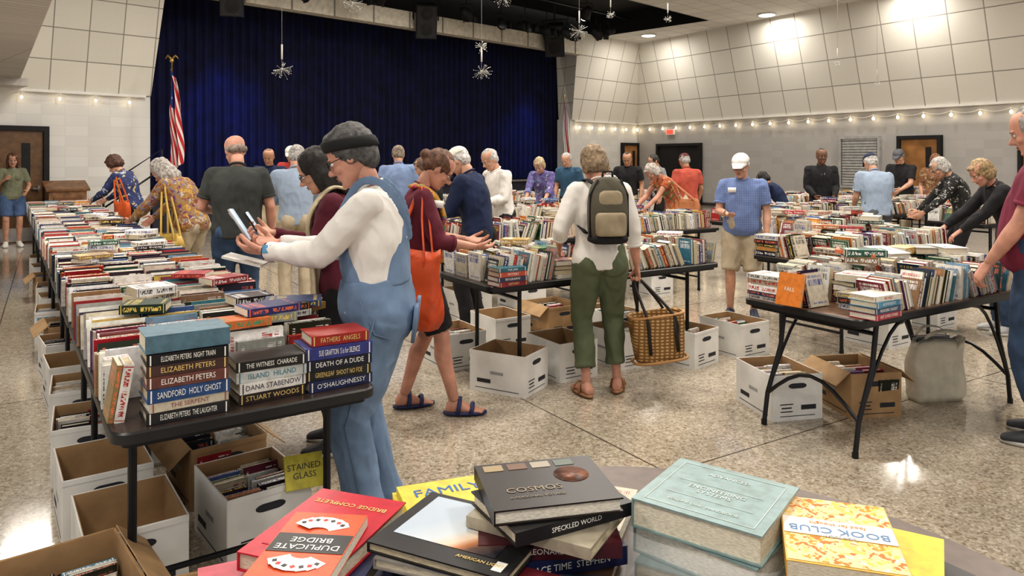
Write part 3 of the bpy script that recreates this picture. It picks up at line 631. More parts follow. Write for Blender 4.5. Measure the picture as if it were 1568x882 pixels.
# ------------------------------------------------------------ bags
def sack(g,w,h,d,m=0,wav=.012,n=32,slump=0.):
    rings=[]
    for k in range(11):
        t=k/10; ww=w/2*(.96+.05*sin(t*pi))*(1 if k else .9); dd=d/2*(1-.55*t**1.5)*(1 if k else .85)
        rings.append((V((wav*sin(t*7),slump*t*t,h*t)),V((ww,0,0)),V((0,dd,0)),t))
    for k in (9,6): rings.append((rings[k][0],rings[k][1]*.95,rings[k][2]*.75,rings[k][3]))
    vs=[];N_=n
    for c,A,Bv,t in rings:
        for i in range(N_):
            a=2*pi*i/N_; ca,sa=cos(a),sin(a); q=.4
            p=c+A*(abs(ca)**q*(1 if ca>0 else -1))+Bv*(abs(sa)**q*(1 if sa>0 else -1)); p.y+=.014*noise.noise(V((p.x*9,p.z*7,3 if sa>0 else 8))); p.z+=.012*t*sin(a*3+1); vs.append(p)
    fs=[(k*N_+i,k*N_+(i+1)%N_,(k+1)*N_+(i+1)%N_,(k+1)*N_+i) for k in range(len(rings)-1) for i in range(N_)]
    fs+= [tuple(range(N_))[::-1], tuple(range((len(rings)-1)*N_,len(rings)*N_))]
    g.add(vs,fs,m)
def tote(parent,bottom,w,h,d,rz,m,strap_to,m2=None,name='tote_bag'):
    g=G(); sack(g,w,h,d); X=M.Translation(bottom)@M.Rotation(rz,4,'Z'); g.xf(X)
    sp=V(strap_to)
    for sy in (-1,1):
        a=X@V((-w*.3,sy*d*.26,h*.97)); c=X@V((w*.3,sy*d*.26,h*.97)); off=(X.to_3x3()@V((0,sy*.015,0)))
        pts=[a-V((0,0,.08)),a,a.lerp(sp,.5)+off,sp+off,c.lerp(sp,.5)+off,c,c-V((0,0,.08))]
        g.tube([V(q) for q in crv([tuple(p) for p in pts],4)],.012,1,6,flat=.35)
    return g.obj(name,[m,m2 or m],parent)

# ------------------------------------------------------------ people
def ik(a,b,l1,l2,pole):
    d=b-a; L=max(d.length,.05); mx=l1+l2-.004
    if L>mx: b=a+d*(mx/L); d=b-a; L=mx
    x=(l1*l1-l2*l2+L*L)/(2*L); h=sqrt(max(l1*l1-x*x,0)); dn=d/L
    p=pole-dn*pole.dot(dn); p=p.normalized() if p.length>1e-5 else V((0,1,0))
    return a+dn*x+p*h, b
SK={'light':(.55,.31,.215),'pink':(.56,.29,.21),'tan':(.42,.23,.14),'brown':(.17,.085,.05)}
def skinm(k): return mat('skin_'+k,SK[k],.55,var=.16,scale=11,sub=.12,bump=.12,bscale=90)
def hand(wr,d,nrm,side,curl):
    g=G(); d=d.normalized(); nrm=(nrm-d*nrm.dot(d)); nrm=nrm.normalized() if nrm.length>1e-4 else V((0,0,1)); s=d.cross(nrm)*side
    g.loft([(wr-d*.03,s*.024,nrm*.019),(wr,s*.026,nrm*.018),(wr+d*.035,s*.037,nrm*.016),(wr+d*.07,s*.041,nrm*.014),(wr+d*.092,s*.038,nrm*.010)],0,12)
    for i,(o,L) in enumerate(((.031,.066),(.011,.078),(-.010,.072),(-.030,.056))):
        p=wr+d*(.080-.004*abs(i-1.2))+s*o; q=d.copy(); pts=[wr+d*.045+s*o*.8,p]; c=curl*(1+.12*i)
        for j,f in enumerate((.45,.32,.23)):
            c_=c*(.7 if j==0 else 1); a=M.Rotation(c_,3,d.cross(nrm)); q=a@q
            p=p+q*L*f; pts.append(p)
        g.tube(pts,[.009,.0092,.0085,.0078,.0068],0,8,True)
    t0=wr+d*.018+s*.026; dirn=(d*.62+s*.75+nrm*.25).normalized(); d2=(d*.9+s*.15+nrm*(.35+curl*.4)).normalized()
    g.tube([t0,t0+dirn*.036,t0+dirn*.036+d2*.03,t0+dirn*.036+d2*.03+(d2+nrm*.3*curl).normalized()*.025],[.014,.0115,.010,.0078],0,8,True)
    return g
def person(name,x,y,face,h=1.68,sex='f',lean=0,hp=18,hyaw=0,L=None,Rt=None,pL=None,pR=None,nL=None,nR=None,cL=.35,cR=.35,feet=((-.1,0),(.1,0)),toes=(8,-8),
           skin='light',top=None,sleeve='short',tuck=False,bot=None,leg=1.,hair='short',hcol=(.25,.24,.23),shoe=(.05,.05,.06),sandal=False,cap=None,glasses=False,bk=1.,belly=0.,hero=False,hold=None,overall=None):
    e=empty(name,(x,y,0),radians(face)-pi/2,h/1.7)
    ml=sex=='m'; sw=.185 if ml else .162
    ln=radians(lean)
    rx=lambda a:M.Rotation(-a,3,'X')
    md=max(sqrt((f[0]-sg*.09)**2+f[1]**2) for f,sg in zip(feet,(-1,1))); hz=min(.905,.085+sqrt(max(.836**2-md**2*.9,.2)))
    p0=V((0,-sin(ln)*.16,hz+.025)); p1=p0+rx(ln*.45)@V((0,0,.13)); p2=p1+rx(ln*.85)@V((0,0,.18)); R3=rx(ln); p3=p2+R3@V((0,0,.18))
    hpit=radians(hp); Rh=M.Rotation(radians(hyaw),3,'Z')@rx(hpit)
    p4=p3+rx(ln*.7+hpit*.2)@V((0,.012,.065)); hc=p4+Rh@V((0,.022,.098))
    Hm=M.Translation(hc)@Rh.to_4x4()
    S={-1:p3+R3@V((-sw,0,-.045)),1:p3+R3@V((sw,0,-.045))}
    HJ={-1:p0+V((-.088,0,-.03)),1:p0+V((.088,0,-.03))}
    arms={}
    for sg,t,pole in ((-1,L,pL),(1,Rt,pR)):
        tgt=V(t) if t is not None else S[sg]+V((sg*.05,.07,-.51))
        el,wr=ik(S[sg],tgt,.285,.255,V(pole) if pole else V((sg*.45,-.7,-.5))); arms[sg]=(el,wr)
    legs={}
    for sg,f in zip((-1,1),feet):
        kn,an=ik(HJ[sg],V((f[0],f[1],.085)),.42,.42,V((sg*.08,1,0))); legs[sg]=(kn,an)
    sm=skinm(skin); parts=[]
    dv=.0075 if hero else .0115
    if ml: RX=[.14,.168,.158,.178,.172,.07]; RY=[.10,.118,.115,.125,.095,.055]
    else: RX=[.145,.176,.142,.155,.150,.06]; RY=[.105,.125,.102,.115,.088,.05]
    def torso(g,off,lo=-.09,frm=0,to=5,hem=0):
        fr=[(p0+V((0,0,lo)),M.Identity(3)),(p0,rx(ln*.2)),(p1,rx(ln*.6)),(p2,rx(ln*.9)),(p3-R3@V((0,0,.06)),R3),(p3+R3@V((0,0,.01)),R3)]
        rows=[]
        for i in range(frm,to+1):
            c,Q=fr[i]; bx_=RX[i]*(bk if i<5 else 1)+off; by=RY[i]*(bk if i<5 else 1)+off
            if i in (1,2): by+=belly*.5; c=c+Q@V((0,belly*.5,0))
            if i==0: bx_+=hem; by+=hem+belly*.3
            A=Q@V((bx_,0,0)); Bq=Q@V((0,by,0)); rows.append(tuple(c)+tuple(A)+tuple(Bq))
        g.loft([(V(q[:3]),V(q[3:6]),V(q[6:9])) for q in crv(rows,4)],0,24)
    def arm(g,sg,rs,end=1.):
        el,wr=arms[sg]; a=S[sg]; pts=[a,a.lerp(el,.35),a.lerp(el,.75),el,el.lerp(wr,.3),el.lerp(wr,.7),wr]; cum=[0,.18,.38,.5,.65,.85,1.]
        P=[];Q=[]
        for i in range(len(pts)):
            if cum[i]<=end+1e-6: P.append(pts[i]);Q.append(rs[i])
            else:
                k=(end-cum[i-1])/(cum[i]-cum[i-1])
                if k>0: P.append(pts[i-1].lerp(pts[i],k)); Q.append(rs[i-1]+(rs[i]-rs[i-1])*k)
                break
        g.tube(P,Q,0,14,False)
    am=1.12 if ml else 1.; ar=[.05*am,.046*am,.040*am,.037*am,.038*am,.029*am,.023*am]
    g=G(); torso(g,-.014)
    for sg in (-1,1):
        arm(g,sg,ar); g.ell(S[sg],(.05,.05,.05)); g.tube([p3-R3@V((0,0,.04)),S[sg]],[.05,.045],0,10)
        kn,an=legs[sg]
        if leg<.6:
            back=V((0,-.018,0)); g.tube([HJ[sg],HJ[sg].lerp(kn,.5),kn,kn.lerp(an,.3)+back,kn.lerp(an,.65)+back*.4,an],[.085,.072,.052,.055,.042,.033],0,14)
        elif leg<.99: g.tube([kn.lerp(an,.5),kn.lerp(an,.75),an],[.036,.034,.031],0,12)
    g.tube([p3-R3@V((0,0,.05)),p4,hc+Rh@V((0,-.018,-.05))],[.058 if ml else .05,.054 if ml else .046,.052 if ml else .047],0,14)
    parts.append(rem(g.obj('b',sm),dv,3))
    g=G()
    HR=[(-.118,.050,.020,.016),(-.104,.044,.038,.036),(-.078,.024,.055,.062),(-.045,.008,.064,.083),(-.01,0,.070,.091),(.03,-.003,.075,.096),(.06,-.006,.076,.096),(.09,-.010,.066,.083),(.11,-.012,.044,.056),(.12,-.012,.012,.02)]
    if ml: HR=[(a,b_,c*1.05,d) for a,b_,c,d in HR]
    g.loft([(V((0,q[1],q[0])),V((q[2],0,0)),V((0,q[3],0))) for q in crv(HR,2)],0,24)
    g.tube([(0,.088,.012),(0,.102,-.012),(0,.113,-.030)],[.007,.009,.0125],0,10,True); g.ell((0,.098,-.036),(.017,.012,.008))
    for sg in (-1,1):
        g.ell((sg*.028,.083,.021),(.024,.011,.007)); g.ell((sg*.038,.058,-.03),(.024,.026,.022)); g.ell((sg*.077,-.006,-.004),(.008,.019,.031),n=10)
    g.ell((0,.076,-.098),(.021,.016,.014)); g.ell((0,.083,-.062),(.026,.011,.012))
    g.xf(Hm); parts.append(rem(g.obj('h',sm),.0045 if hero else .0068,2))
    for sg,nn,cc in ((-1,nL,cL),(1,nR,cR)):
        el,wr=arms[sg]; d=(wr-el); n_=V(nn) if nn else V((-sg*1.,.15,0))
        g=hand(wr,d,n_,-1 if sg<0 else 1,cc)
        parts.append(rem(g.obj('hd',sm),.0032 if hero else .0048,1))
    if sandal:
        g=G()
        for sg,f,to in zip((-1,1),feet,toes):
            X=M.Translation((f[0],f[1],0))@M.Rotation(radians(to),4,'Z')
            rows=[(-.055,.028,.02,.045),(-.02,.034,.05,.06),(.04,.034,.045,.055),(.1,.042,.02,.036),(.15,.04,.013,.029),(.165,.032,.009,.026)]
            gg=G(); gg.loft([(V((0,q[0],q[3])),V((q[1],0,0)),V((0,0,q[2]))) for q in crv(rows,2)],0,12)
            for i in range(5): gg.tube([(-.03+.0145*i,.15,.028),(-.032+.016*i,.185-.006*abs(i-1 if sg>0 else i-3),.024)],[.009,.0085],0,8,True)
            gg.xf(X); g.add(gg.v,gg.f)
        parts.append(rem(g.obj('ft',sm),.006,1))
    joinmesh(parts,'body',[sm],e)
    g=G()
    for sg in (-1,1):
        g.ell((sg*.029,.0795,.001),(.0125,.0115,.0085),0,n=10,k=7); g.ell((sg*.029,.0885,.001),(.0052,.004,.0055),1,n=8,k=6)
        g.tube([(sg*.014,.0935,.019),(sg*.030,.093,.024),(sg*.046,.083,.018)],[.003,.0035,.002],2,6)
        g.tube([(sg*.017,.090,.006),(sg*.029,.0925,.0095),(sg*.041,.087,.005)],[.0015,.0022,.0015],2,5)
    g.tube([(-.025,.086,-.058),(-.012,.0945,-.0585),(0,.0955,-.0605),(.012,.0945,-.0585),(.025,.086,-.058)],[.0015,.0035,.0032,.0035,.0015],3,7)
    g.tube([(-.018,.088,-.066),(0,.0945,-.069),(.018,.088,-.066)],[.0015,.0045,.0015],3,7)
    g.xf(Hm); g.obj('face_details',[mat('eye_white',(.8,.78,.75),.2),mat('iris',(.06,.04,.03),.1),mat('brow_%.2f'%hcol[0],tuple(c*.6 for c in hcol)),mat('lips',(.42,.16,.13),.4)],e)
    hmt=mat('hair_%.2f_%.2f_%.2f'%hcol,hcol,.6,var=.4,scale=45,bump=.8,bscale=160)
    Hs={'short':[((0,-.014,.034),(.085,.100,.097)),((0,-.052,-.012),(.075,.056,.07)),((-.07,-.012,.012),(.016,.035,.036)),((.07,-.012,.012),(.016,.035,.036))],
        'full':[((0,-.018,.042),(.087,.102,.102)),((0,-.058,-.012),(.076,.054,.072)),((-.070,-.012,.005),(.016,.036,.042)),((.070,-.012,.005),(.016,.036,.042)),((0,.040,.10),(.06,.045,.028))],
        'balding':[((0,-.05,-.008),(.082,.062,.042)),((-.071,-.02,.01),(.012,.035,.026)),((.071,-.02,.01),(.012,.035,.026))],
        'bob':[((0,-.016,.034),(.088,.102,.097)),((0,-.055,-.025),(.080,.058,.085)),((-.070,-.012,-.015),(.020,.048,.07)),((.070,-.012,-.015),(.020,.048,.07)),((0,.06,.083),(.045,.032,.02))],
        'long':[((0,-.016,.036),(.090,.104,.099)),((0,-.06,-.06),(.088,.060,.14)),((-.072,-.014,-.06),(.026,.054,.12)),((.072,-.014,-.06),(.026,.054,.12)),((0,-.07,-.13),(.09,.05,.08))],
        'curly':[((0,-.02,.045),(.102,.112,.104)),((0,-.06,-.01),(.095,.072,.08)),((-.076,-.01,.0),(.033,.052,.055)),((.076,-.01,.0),(.033,.052,.055)),((0,.05,.095),(.055,.04,.026))],
        'bun':[((0,-.014,.034),(.085,.101,.097)),((0,-.055,0),(.07,.055,.06)),((0,-.120,.025),(.038,.035,.038))],
        'buzz':[((0,-.013,.034),(.081,.096,.092)),((0,-.05,-.01),(.07,.05,.06))]}
    g=G()
    for c,r in Hs[hair]: g.ell(c,r,0,n=20,k=12)
    if cap and hair!='balding': g.v=[(p[0],p[1],min(p[2],.075)) for p in g.v]
    g.xf(Hm); rem(g.obj('hair',hmt,e),.0055 if hero else .008,1,amp=.012 if hair=='curly' else (.009 if hair in('bob','long') else .006),fs=38 if hair=='curly' else 30,aniso=(1,1,1) if hair=='curly' else (1,1,.35))
    if cap:
        g=G(); rings=[]
        for k in range(8):
            a=pi/2*k/7.4; rings.append((V((0,-.008,.044+.082*sin(a)**1.05)),V((.087*cos(a)**.85,0,0)),V((0,.106*cos(a)**.85,0))))
        g.loft(rings,0,24); g.ell((0,-.008,.127),(.008,.008,.005),0,n=8,k=5)
        vs=[];n=14
        for zt in (0,-.004):
            for k in range(3):
                for i in range(n+1):
                    a=pi*i/n; xx=(.078,.072,.058)[k]*cos(a); yy=.02+.070*sin(a)+(0,.045,.085)[k]*sin(a)**.5; vs.append((xx,yy,.056+zt-.016*k-8.*xx*xx*(.3+.5*k)*.6))
        q=n+1;fs=[]
        for k in range(2):
            for i in range(n):
                fs.append((k*q+i,k*q+i+1,(k+1)*q+i+1,(k+1)*q+i)); fs.append((3*q+k*q+i,3*q+(k+1)*q+i,3*q+(k+1)*q+i+1,3*q+k*q+i+1))
        for i in range(n): fs.append((2*q+i,2*q+i+1,5*q+i+1,5*q+i))
        g.add(vs,fs,0); g.xf(Hm); g.obj('cap',cloth('cap_%.2f_%.2f'%(cap[0],cap[2]),cap),e)
    if glasses:
        g=G()
        for sg in (-1,1):
            g.tube([(sg*.032+.021*cos(a),.103-.25*abs(sg*.032+.021*cos(a))**2*8,.0+.017*sin(a)) for a in [2*pi*i/16 for i in range(17)]],.0017,0,5)
            g.tube([(sg*.053,.097,.003),(sg*.074,.06,.006),(sg*.082,-.005,.004)],.0018,0,5)
        g.tube([(-.011,.107,.004),(0,.110,.006),(.011,.107,.004)],.0016,0,5); g.xf(Hm); g.obj('glasses',m_black,e)
    if top is not None:
        g=G(); torso(g,.014,-.075 if not tuck else .03,0,5,hem=.016 if not tuck else -.0)
        end={'short':.36,'long':.97,'cap':.22,'three':.7,'none':.1}[sleeve]
        sr=[ar[0]+.014,ar[1]+.017,ar[2]+.020,ar[3]+.017,ar[4]+.014,ar[5]+.012,ar[6]+.010]
        for sg in (-1,1):
            arm(g,sg,sr,end); g.ell(S[sg],(.062*am,.062,.06)); g.tube([p3-R3@V((0,0,.045)),S[sg]],[.062,.058],0,12)
            if not ml: g.ell(p2+R3@V((sg*.066,.085,.01)),(.062,.055,.062))
        g.tube([p3-R3@V((0,0,.05)),p3+R3@V((0,.006,.018))],[.075,.062],0,16)
        rem(g.obj('shirt',top,e),dv,3,amp=.011,fs=6.5,aniso=(1.3,1.3,.75),fold=True)
        if sleeve!='none':
            g=G(); rc=.058 if ml else .054
            g.tube([p3+R3@V((rc*cos(a),.012+(rc+.004)*sin(a),.024-.020*sin(a))) for a in [2*pi*i/18 for i in range(19)]],.010 if ml else .005,0,6)
            if sleeve in ('long','three','short'):
                for sg in (-1,1):
                    el,wr=arms[sg]; k=end*2; 
                    p=S[sg].lerp(el,k) if k<=1 else el.lerp(wr,k-1); d=(el-S[sg] if k<=1 else wr-el).normalized(); rr_=(sr[2] if end<.45 else sr[4]-.001 if end<.8 else sr[6])+.002
                    g.tube([p-d*.018,p+d*.002],[rr_,rr_],0,16)
            g.obj('collar_and_cuffs',top,e)
    if bot is not None:
        g=G()
        torso(g,.024 if overall else (.004 if not tuck else .014),-.085,0,2)
        for sg in (-1,1):
            kn,an=legs[sg]; g.ell(p0+V((sg*.075,-.055,-.035)),(.09*bk,.085,.095)); a=HJ[sg]
            pts=[a,a.lerp(kn,.45),a.lerp(kn,.85),kn,kn.lerp(an,.35),kn.lerp(an,.7),kn.lerp(an,.98)]; cum=[0,.22,.42,.5,.67,.85,1.]
            rr=[.104*bk,.094*bk,.080,.074,.071,.067,.066]; P=[];Q=[]
            for i in range(7):
                if cum[i]<=leg+1e-6: P.append(pts[i]); Q.append(rr[i]+(.014 if (leg<.6 or overall) else 0))
                else:
                    k=(leg-cum[i-1])/(cum[i]-cum[i-1])
                    if k>0: P.append(pts[i-1].lerp(pts[i],k)); Q.append(rr[i-1]+(rr[i]-rr[i-1])*k+(.014 if leg<.6 else 0))
                    break
            g.tube(P,Q,0,16)
            if leg>.6: g.tube([P[-1]-(P[-1]-P[-2]).normalized()*.035,P[-1]],[Q[-1]+.004,Q[-1]+.005],0,16)
        rem(g.obj('overalls' if overall else 'trousers' if leg>.6 else 'shorts',bot,e),dv,3,amp=.013,fs=5.5,aniso=(1.4,1.4,.9),fold=True)
        if overall:
            g=G()
            o_=lambda sg,y_,z_,xx: p3+R3@V((sg*xx,y_,z_))
            for sg in (-1,1):
                pts=[o_(sg,.150,-.20,.085),o_(sg,.145,-.13,.092),o_(sg,.095,-.040,.098),o_(sg,.03,.040,.099),o_(sg,-.05,.028,.092),o_(sg,-.108,-.05,.075),o_(sg,-.128,-.13,.050),o_(sg,-.135,-.22,.03)]
                g.tube([V(q) for q in crv([tuple(p) for p in pts],4)],.021,0,8,flat=.25)
            A=R3@V((1,0,0)); Y=R3@V((0,1,0))
            rows=[(p1+V((0,-.06,-.02)),.155,.075),(p1+R3@V((0,-.075,.07)),.135,.060),(p2+R3@V((0,-.095,0)),.10,.042),(p3+R3@V((0,-.112,-.13)),.06,.022)]
            g.loft([(c,A*a_,Y*b_) for c,a_,b_ in rows],0,20)
            rows=[(p1+V((0,.06,-.02)),.155,.085),(p1+R3@V((0,.08,.06)),.135,.075),(p2+R3@V((0,.098,.0)),.115,.060),(p2+R3@V((0,.10,.07)),.11,.05)]
            g.loft([(c,A*a_,Y*b_) for c,a_,b_ in rows],0,20)
            rem(g.obj('bib_and_straps',bot,e),.006,1,amp=.003,fs=7)
            g=G()
            for sg in (-1,1): g.tube([p0+V((sg*.19,.06,.06)),p0+V((sg*.205,.0,-.07)),p0+V((sg*.20,-.06,-.09))],.004,0,5); g.box(p0+V((sg*.085,-.150,-.05)),(.12,.014,.14),0,M.Rotation(.1,3,'X'))
            for sg in (-1,1):
                kn,an=legs[sg]; g.tube([HJ[sg]+V((sg*.118,0,.02)),kn+V((sg*.090,0,0)),an+V((sg*.082,0,.02))],.0035,0,5)
            g.obj('pockets_and_seams',mat('denim_seam',(.13,.19,.29),.9),e)
    smt=mat('shoe_%.2f_%.2f_%.2f'%shoe,shoe,.6); sol=mat('sole_light',(.6,.58,.54))
    g=G()
    for sg,f,to in zip((-1,1),feet,toes):
        gg=G()
        if sandal:
            gg.loft([(V((0,.065,.008)),V((.047,0,0)),V((0,.137,0))),(V((0,.065,.024)),V((.047,0,0)),V((0,.137,0)))],0,20)
            for yy,zz in ((.10,.075),(.02,.11)): gg.tube([(-.048,yy,.02),(-.04,yy+.01,zz*.65),(0,yy+.015,zz),(.04,yy+.01,zz*.65),(.048,yy,.02)],.013,0,8,flat=.5)
        else:
            rows=[(-.07,.022,.022,.035),(-.055,.034,.044,.052),(-.01,.040,.056,.060),(.045,.040,.048,.054),(.10,.047,.032,.038),(.155,.044,.024,.030),(.19,.030,.016,.024),(.2,.01,.008,.02)]
            gg.loft([(V((0,q[0],q[3])),V((q[1],0,0)),V((0,0,q[2]))) for q in crv(rows,2)],0,16)
            gg.loft([(V((0,.062,.001)),V((.048,0,0)),V((0,.14,0))),(V((0,.062,.02)),V((.05,0,0)),V((0,.142,0)))],1,20)
            if leg<.99: gg.tube([(0,-.01,.08),(0,-.008,.13)],[.040,.038],2,12)
        gg.xf(M.Translation((f[0],f[1],.002))@M.Rotation(radians(to),4,'Z')); o_2=len(g.v); g.v+=gg.v; g.f+=[tuple(i+o_2 for i in q) for q in gg.f]; g.m+=gg.m
    g.obj('shoes',[smt,sol,m_white],e)
    if hold=='book':
        el,wr=arms[-1]; e2,w2=arms[1]; c=(wr+w2)/2+((wr-el)+(w2-e2)).normalized()*.09+V((0,0,.03)); bb=B(); bb.book(M.Translation(c)@M.Rotation(.7,4,'X')@cols((1,0,0),(0,1,0),(0,0,1),(-.08,-.11,-.015)),.16,.22,.025); bb.obj('held_book',e)
    if hold=='phone':
        el,wr=arms[1]; d=(wr-el).normalized(); c=wr+d*.10+V((0,.01,.03)); g=G(); Q=M.Rotation(1.0,3,'X'); g.box(c,(.072,.148,.009),0,Q); g.box(c+Q@V((0,0,.005)),(.066,.14,.001),1,Q)
        g.obj('phone',[m_black,mat('screen',(.3,.35,.4),.1,emis=(.6,.7,.8),es=.6)],e)
    return dict(e=e,S=S,arms=arms,p0=p0,p1=p1,p2=p2,p3=p3,R3=R3,Hm=Hm,legs=legs,sw=sw)
denim=mat('denim_light',(.165,.24,.36),.92,var=.2,scale=6,bump=.2,bscale=400,wr=.5); jeans=mat('denim_dark',(.045,.08,.15),.9,var=.25,scale=6,bump=.2,bscale=400,wr=.5)
khaki=cloth('khaki',(.44,.37,.27)); white=cloth('white',(.76,.73,.69),.05); blackc=cloth('black',(.015,.015,.018)); maroon=cloth('maroon',(.12,.018,.035)); navyc=cloth('navy',(.012,.022,.065)); charc=cloth('charcoal',(.04,.044,.041))
ltb=gingham('ltblue',(.24,.31,.42),(.36,.43,.53),140); pblue=gingham('polo',(.09,.14,.33),(.22,.29,.48),110)
olive=cloth('olive',(.11,.13,.075)); redc=cloth('red',(.42,.05,.04)); cream=cloth('cream',(.58,.49,.34)); greyc=cloth('grey',(.28,.28,.29)); orangec=cloth('orange',(.48,.09,.02))

H=person('woman_in_denim_overalls',-.57,3.12,184,1.71,lean=5,hp=26,hyaw=-6,L=(-.055,.45,1.175),Rt=(.075,.43,1.19),pL=(-.5,-.5,-1),pR=(.4,-.5,-1),nL=(.35,-.5,1),nR=(-.4,-.4,1),cL=.5,cR=.6,
  top=white,sleeve='long',bot=denim,overall=True,tuck=True,hair='full',hcol=(.085,.083,.082),glasses=True,hero=True,skin='pink',bk=1.04,belly=.02,feet=((-.12,.02),(.11,-.03)),shoe=(.7,.68,.64))
g=G(); g.loft([(V((0,-.014,zz)),V((r1,0,0)),V((0,r2,0))) for zz,r1,r2 in ((.030,.088,.104),(.034,.097,.113),(.055,.099,.115),(.075,.096,.112),(.082,.086,.102))],0,28); g.v=[(p[0],p[1],p[2]+p[1]*.28) for p in g.v]
g.xf(H['Hm']); g.obj('headband',mat('headband_black',(.01,.01,.011),.8),H['e'])
g=G(); Q=M.Rotation(1.0,3,'X')@M.Rotation(.1,3,'Y'); c=V((.02,.565,1.275)); g.box(c,(.076,.155,.009),0,Q); g.box(c+Q@V((0,0,.0052)),(.07,.147,.001),1,Q); g.box(c+Q@V((-.02,.05,-.006)),(.03,.03,.004),0,Q); g.obj('phone',[mat('phone_case',(.45,.47,.5),.3),mat('screen',(.3,.35,.4),.1,emis=(.6,.7,.8),es=.6)],H['e'])
bb=B(); bb.book(M.Translation((-.03,.50,1.135))@M.Rotation(.25,4,'X')@cols((1,0,0),(0,1,0),(0,0,1),(-.06,-.05,-.012)),.12,.16,.010,(.62,.60,.56),(.3,.3,.3),plain=True); bb.obj('held_book',H['e'])
el,wr=H['arms'][-1]; d=(wr-el).normalized(); g=G(); g.tube([wr-d*.035,wr-d*.012],.0355,0,16); g.box(wr-d*.024+V((-.032,0,.012)),(.012,.034,.034),1,M.Rotation(.4,3,'Y')); g.obj('wristwatch',[m_black,mat('watch_face',(.05,.12,.2),.1,emis=(.2,.5,.7),es=.3)],H['e'])
P=person('woman_in_cream_vest',-.93,4.0,188,1.64,lean=8,hp=30,L=(-.06,.33,1.16),Rt=(.07,.38,1.20),nL=(.3,-.4,1),nR=(-.3,-.4,1),top=maroon,sleeve='long',bot=blackc,hair='long',hcol=(.018,.014,.013),glasses=True,hold='phone')
g=G()
for sg in (-1,1):
    pts=[P['p3']+V((sg*.06,-.07,.03)),P['p3']+V((sg*.085,.02,.035)),P['p2']+V((sg*.10,.15,.05)),P['p1']+V((sg*.10,.155,0)),P['p0']+V((sg*.09,.15,-.2))]; g.tube([V(q) for q in crv([tuple(p) for p in pts],4)],.055,0,10,flat=.25)
g.tube([P['p3']+V((0,-.09,.0)),P['p2']+V((0,-.13,0)),P['p1']+V((0,-.125,0)),P['p0']+V((0,-.15,-.25))],[.13,.16,.16,.18],0,16,flat=.12,ref=(1,0,0))
rem(g.obj('vest',cream,P['e']),.012,1,amp=.006)
P=person('woman_with_orange_tote',-.58,4.55,12,1.66,lean=6,hp=38,Rt=(.12,.34,1.05),L=(-.10,.33,1.07),nL=(.4,0,1),nR=(-.4,0,1),feet=((-.09,-.08),(.10,.22)),top=maroon,sleeve='three',bot=blackc,leg=.46,sandal=True,shoe=(.03,.04,.12),hair='bun',hcol=(.13,.06,.035),glasses=True,bk=1.06,skin='pink')
s=P['S'][1]+V((.0,0,.06)); tote(P['e'],(.27,-.05,.60),.38,.46,.15,.8,mat('orange_leather',(.52,.075,.018),.5,var=.15,wr=.5),s)
g=G()
for sg in (-1,1):
    pts=[P['p3']+V((sg*.05,-.06,.01)),P['p3']+V((sg*.09,.0,.015)),P['p3']+V((sg*.10,.085,-.06)),P['p2']+V((sg*.085,.150,.0)),P['p1']+V((sg*.075,.155,0)),P['p1']+V((sg*.07,.15,-.10))]; g.tube([V(q) for q in crv([tuple(p) for p in pts],4)],.042,0,10,flat=.4)
rem(g.obj('floral_scarf',floral('scarf',(.35,.2,.03),[(.4,.04,.1),(.5,.25,.03),(.1,.2,.18),(.25,.04,.16)],26),P['e']),.009,1,amp=.006,fs=16)
g=G(); g.box(P['p2']+V((.14,.10,.09)),(.01,.08,.045),0,P['R3']); g.obj('name_tag',m_white,P['e'])
P=person('woman_with_backpack',.58,4.90,98,1.67,lean=5,hp=28,hyaw=15,Rt=(.27,.02,.84),L=(-.24,.18,.98),cR=1.15,nR=(-1,0,0),feet=((-.10,-.04),(.13,.03)),toes=(14,-22),top=white,sleeve='three',bot=olive,leg=.88,sandal=True,shoe=(.38,.2,.1),hair='bob',hcol=(.25,.18,.11),skin='pink',bk=1.04)
g=G(); c=P['p2']+V((0,-.205,.015))
def sq(g,rows,c,q=.5,n=28,m=0):
    rr=crv(rows,3); vs=[]
    for z,a,b_ in rr:
        for i in range(n):
            t=2*pi*i/n; ca,sa=cos(t),sin(t); vs.append(c+V((a*abs(ca)**q*(1 if ca>0 else -1),b_*abs(sa)**q*(1 if sa>0 else -1),z)))
    k=len(rr); g.add(vs,[(j*n+i,j*n+(i+1)%n,(j+1)*n+(i+1)%n,(j+1)*n+i) for j in range(k-1) for i in range(n)]+[tuple(range(n))[::-1],tuple(range((k-1)*n,k*n))],m)
sq(g,[(-.21,.09,.05),(-.18,.122,.08),(0,.130,.095),(.12,.118,.085),(.19,.085,.06),(.215,.045,.035)],c,.7,28,0)
sq(g,[(-.16,.08,.03),(-.14,.098,.04),(-.03,.098,.04),(-.01,.075,.03)],c+V((0,-.08,0)),.6,24,1)
sq(g,[(.03,.06,.02),(.05,.08,.03),(.11,.075,.03),(.13,.05,.02)],c+V((0,-.066,0)),.6,20,1)
sq(g,[(-.215,.095,.06),(-.20,.126,.085),(-.18,.130,.093),(-.165,.122,.085)],c+V((0,-.004,0)),.7,28,2)
g.tube([c+V((-.035,.0,.205)),c+V((-.03,0,.25)),c+V((.03,0,.25)),c+V((.035,0,.205))],.008,2,6)
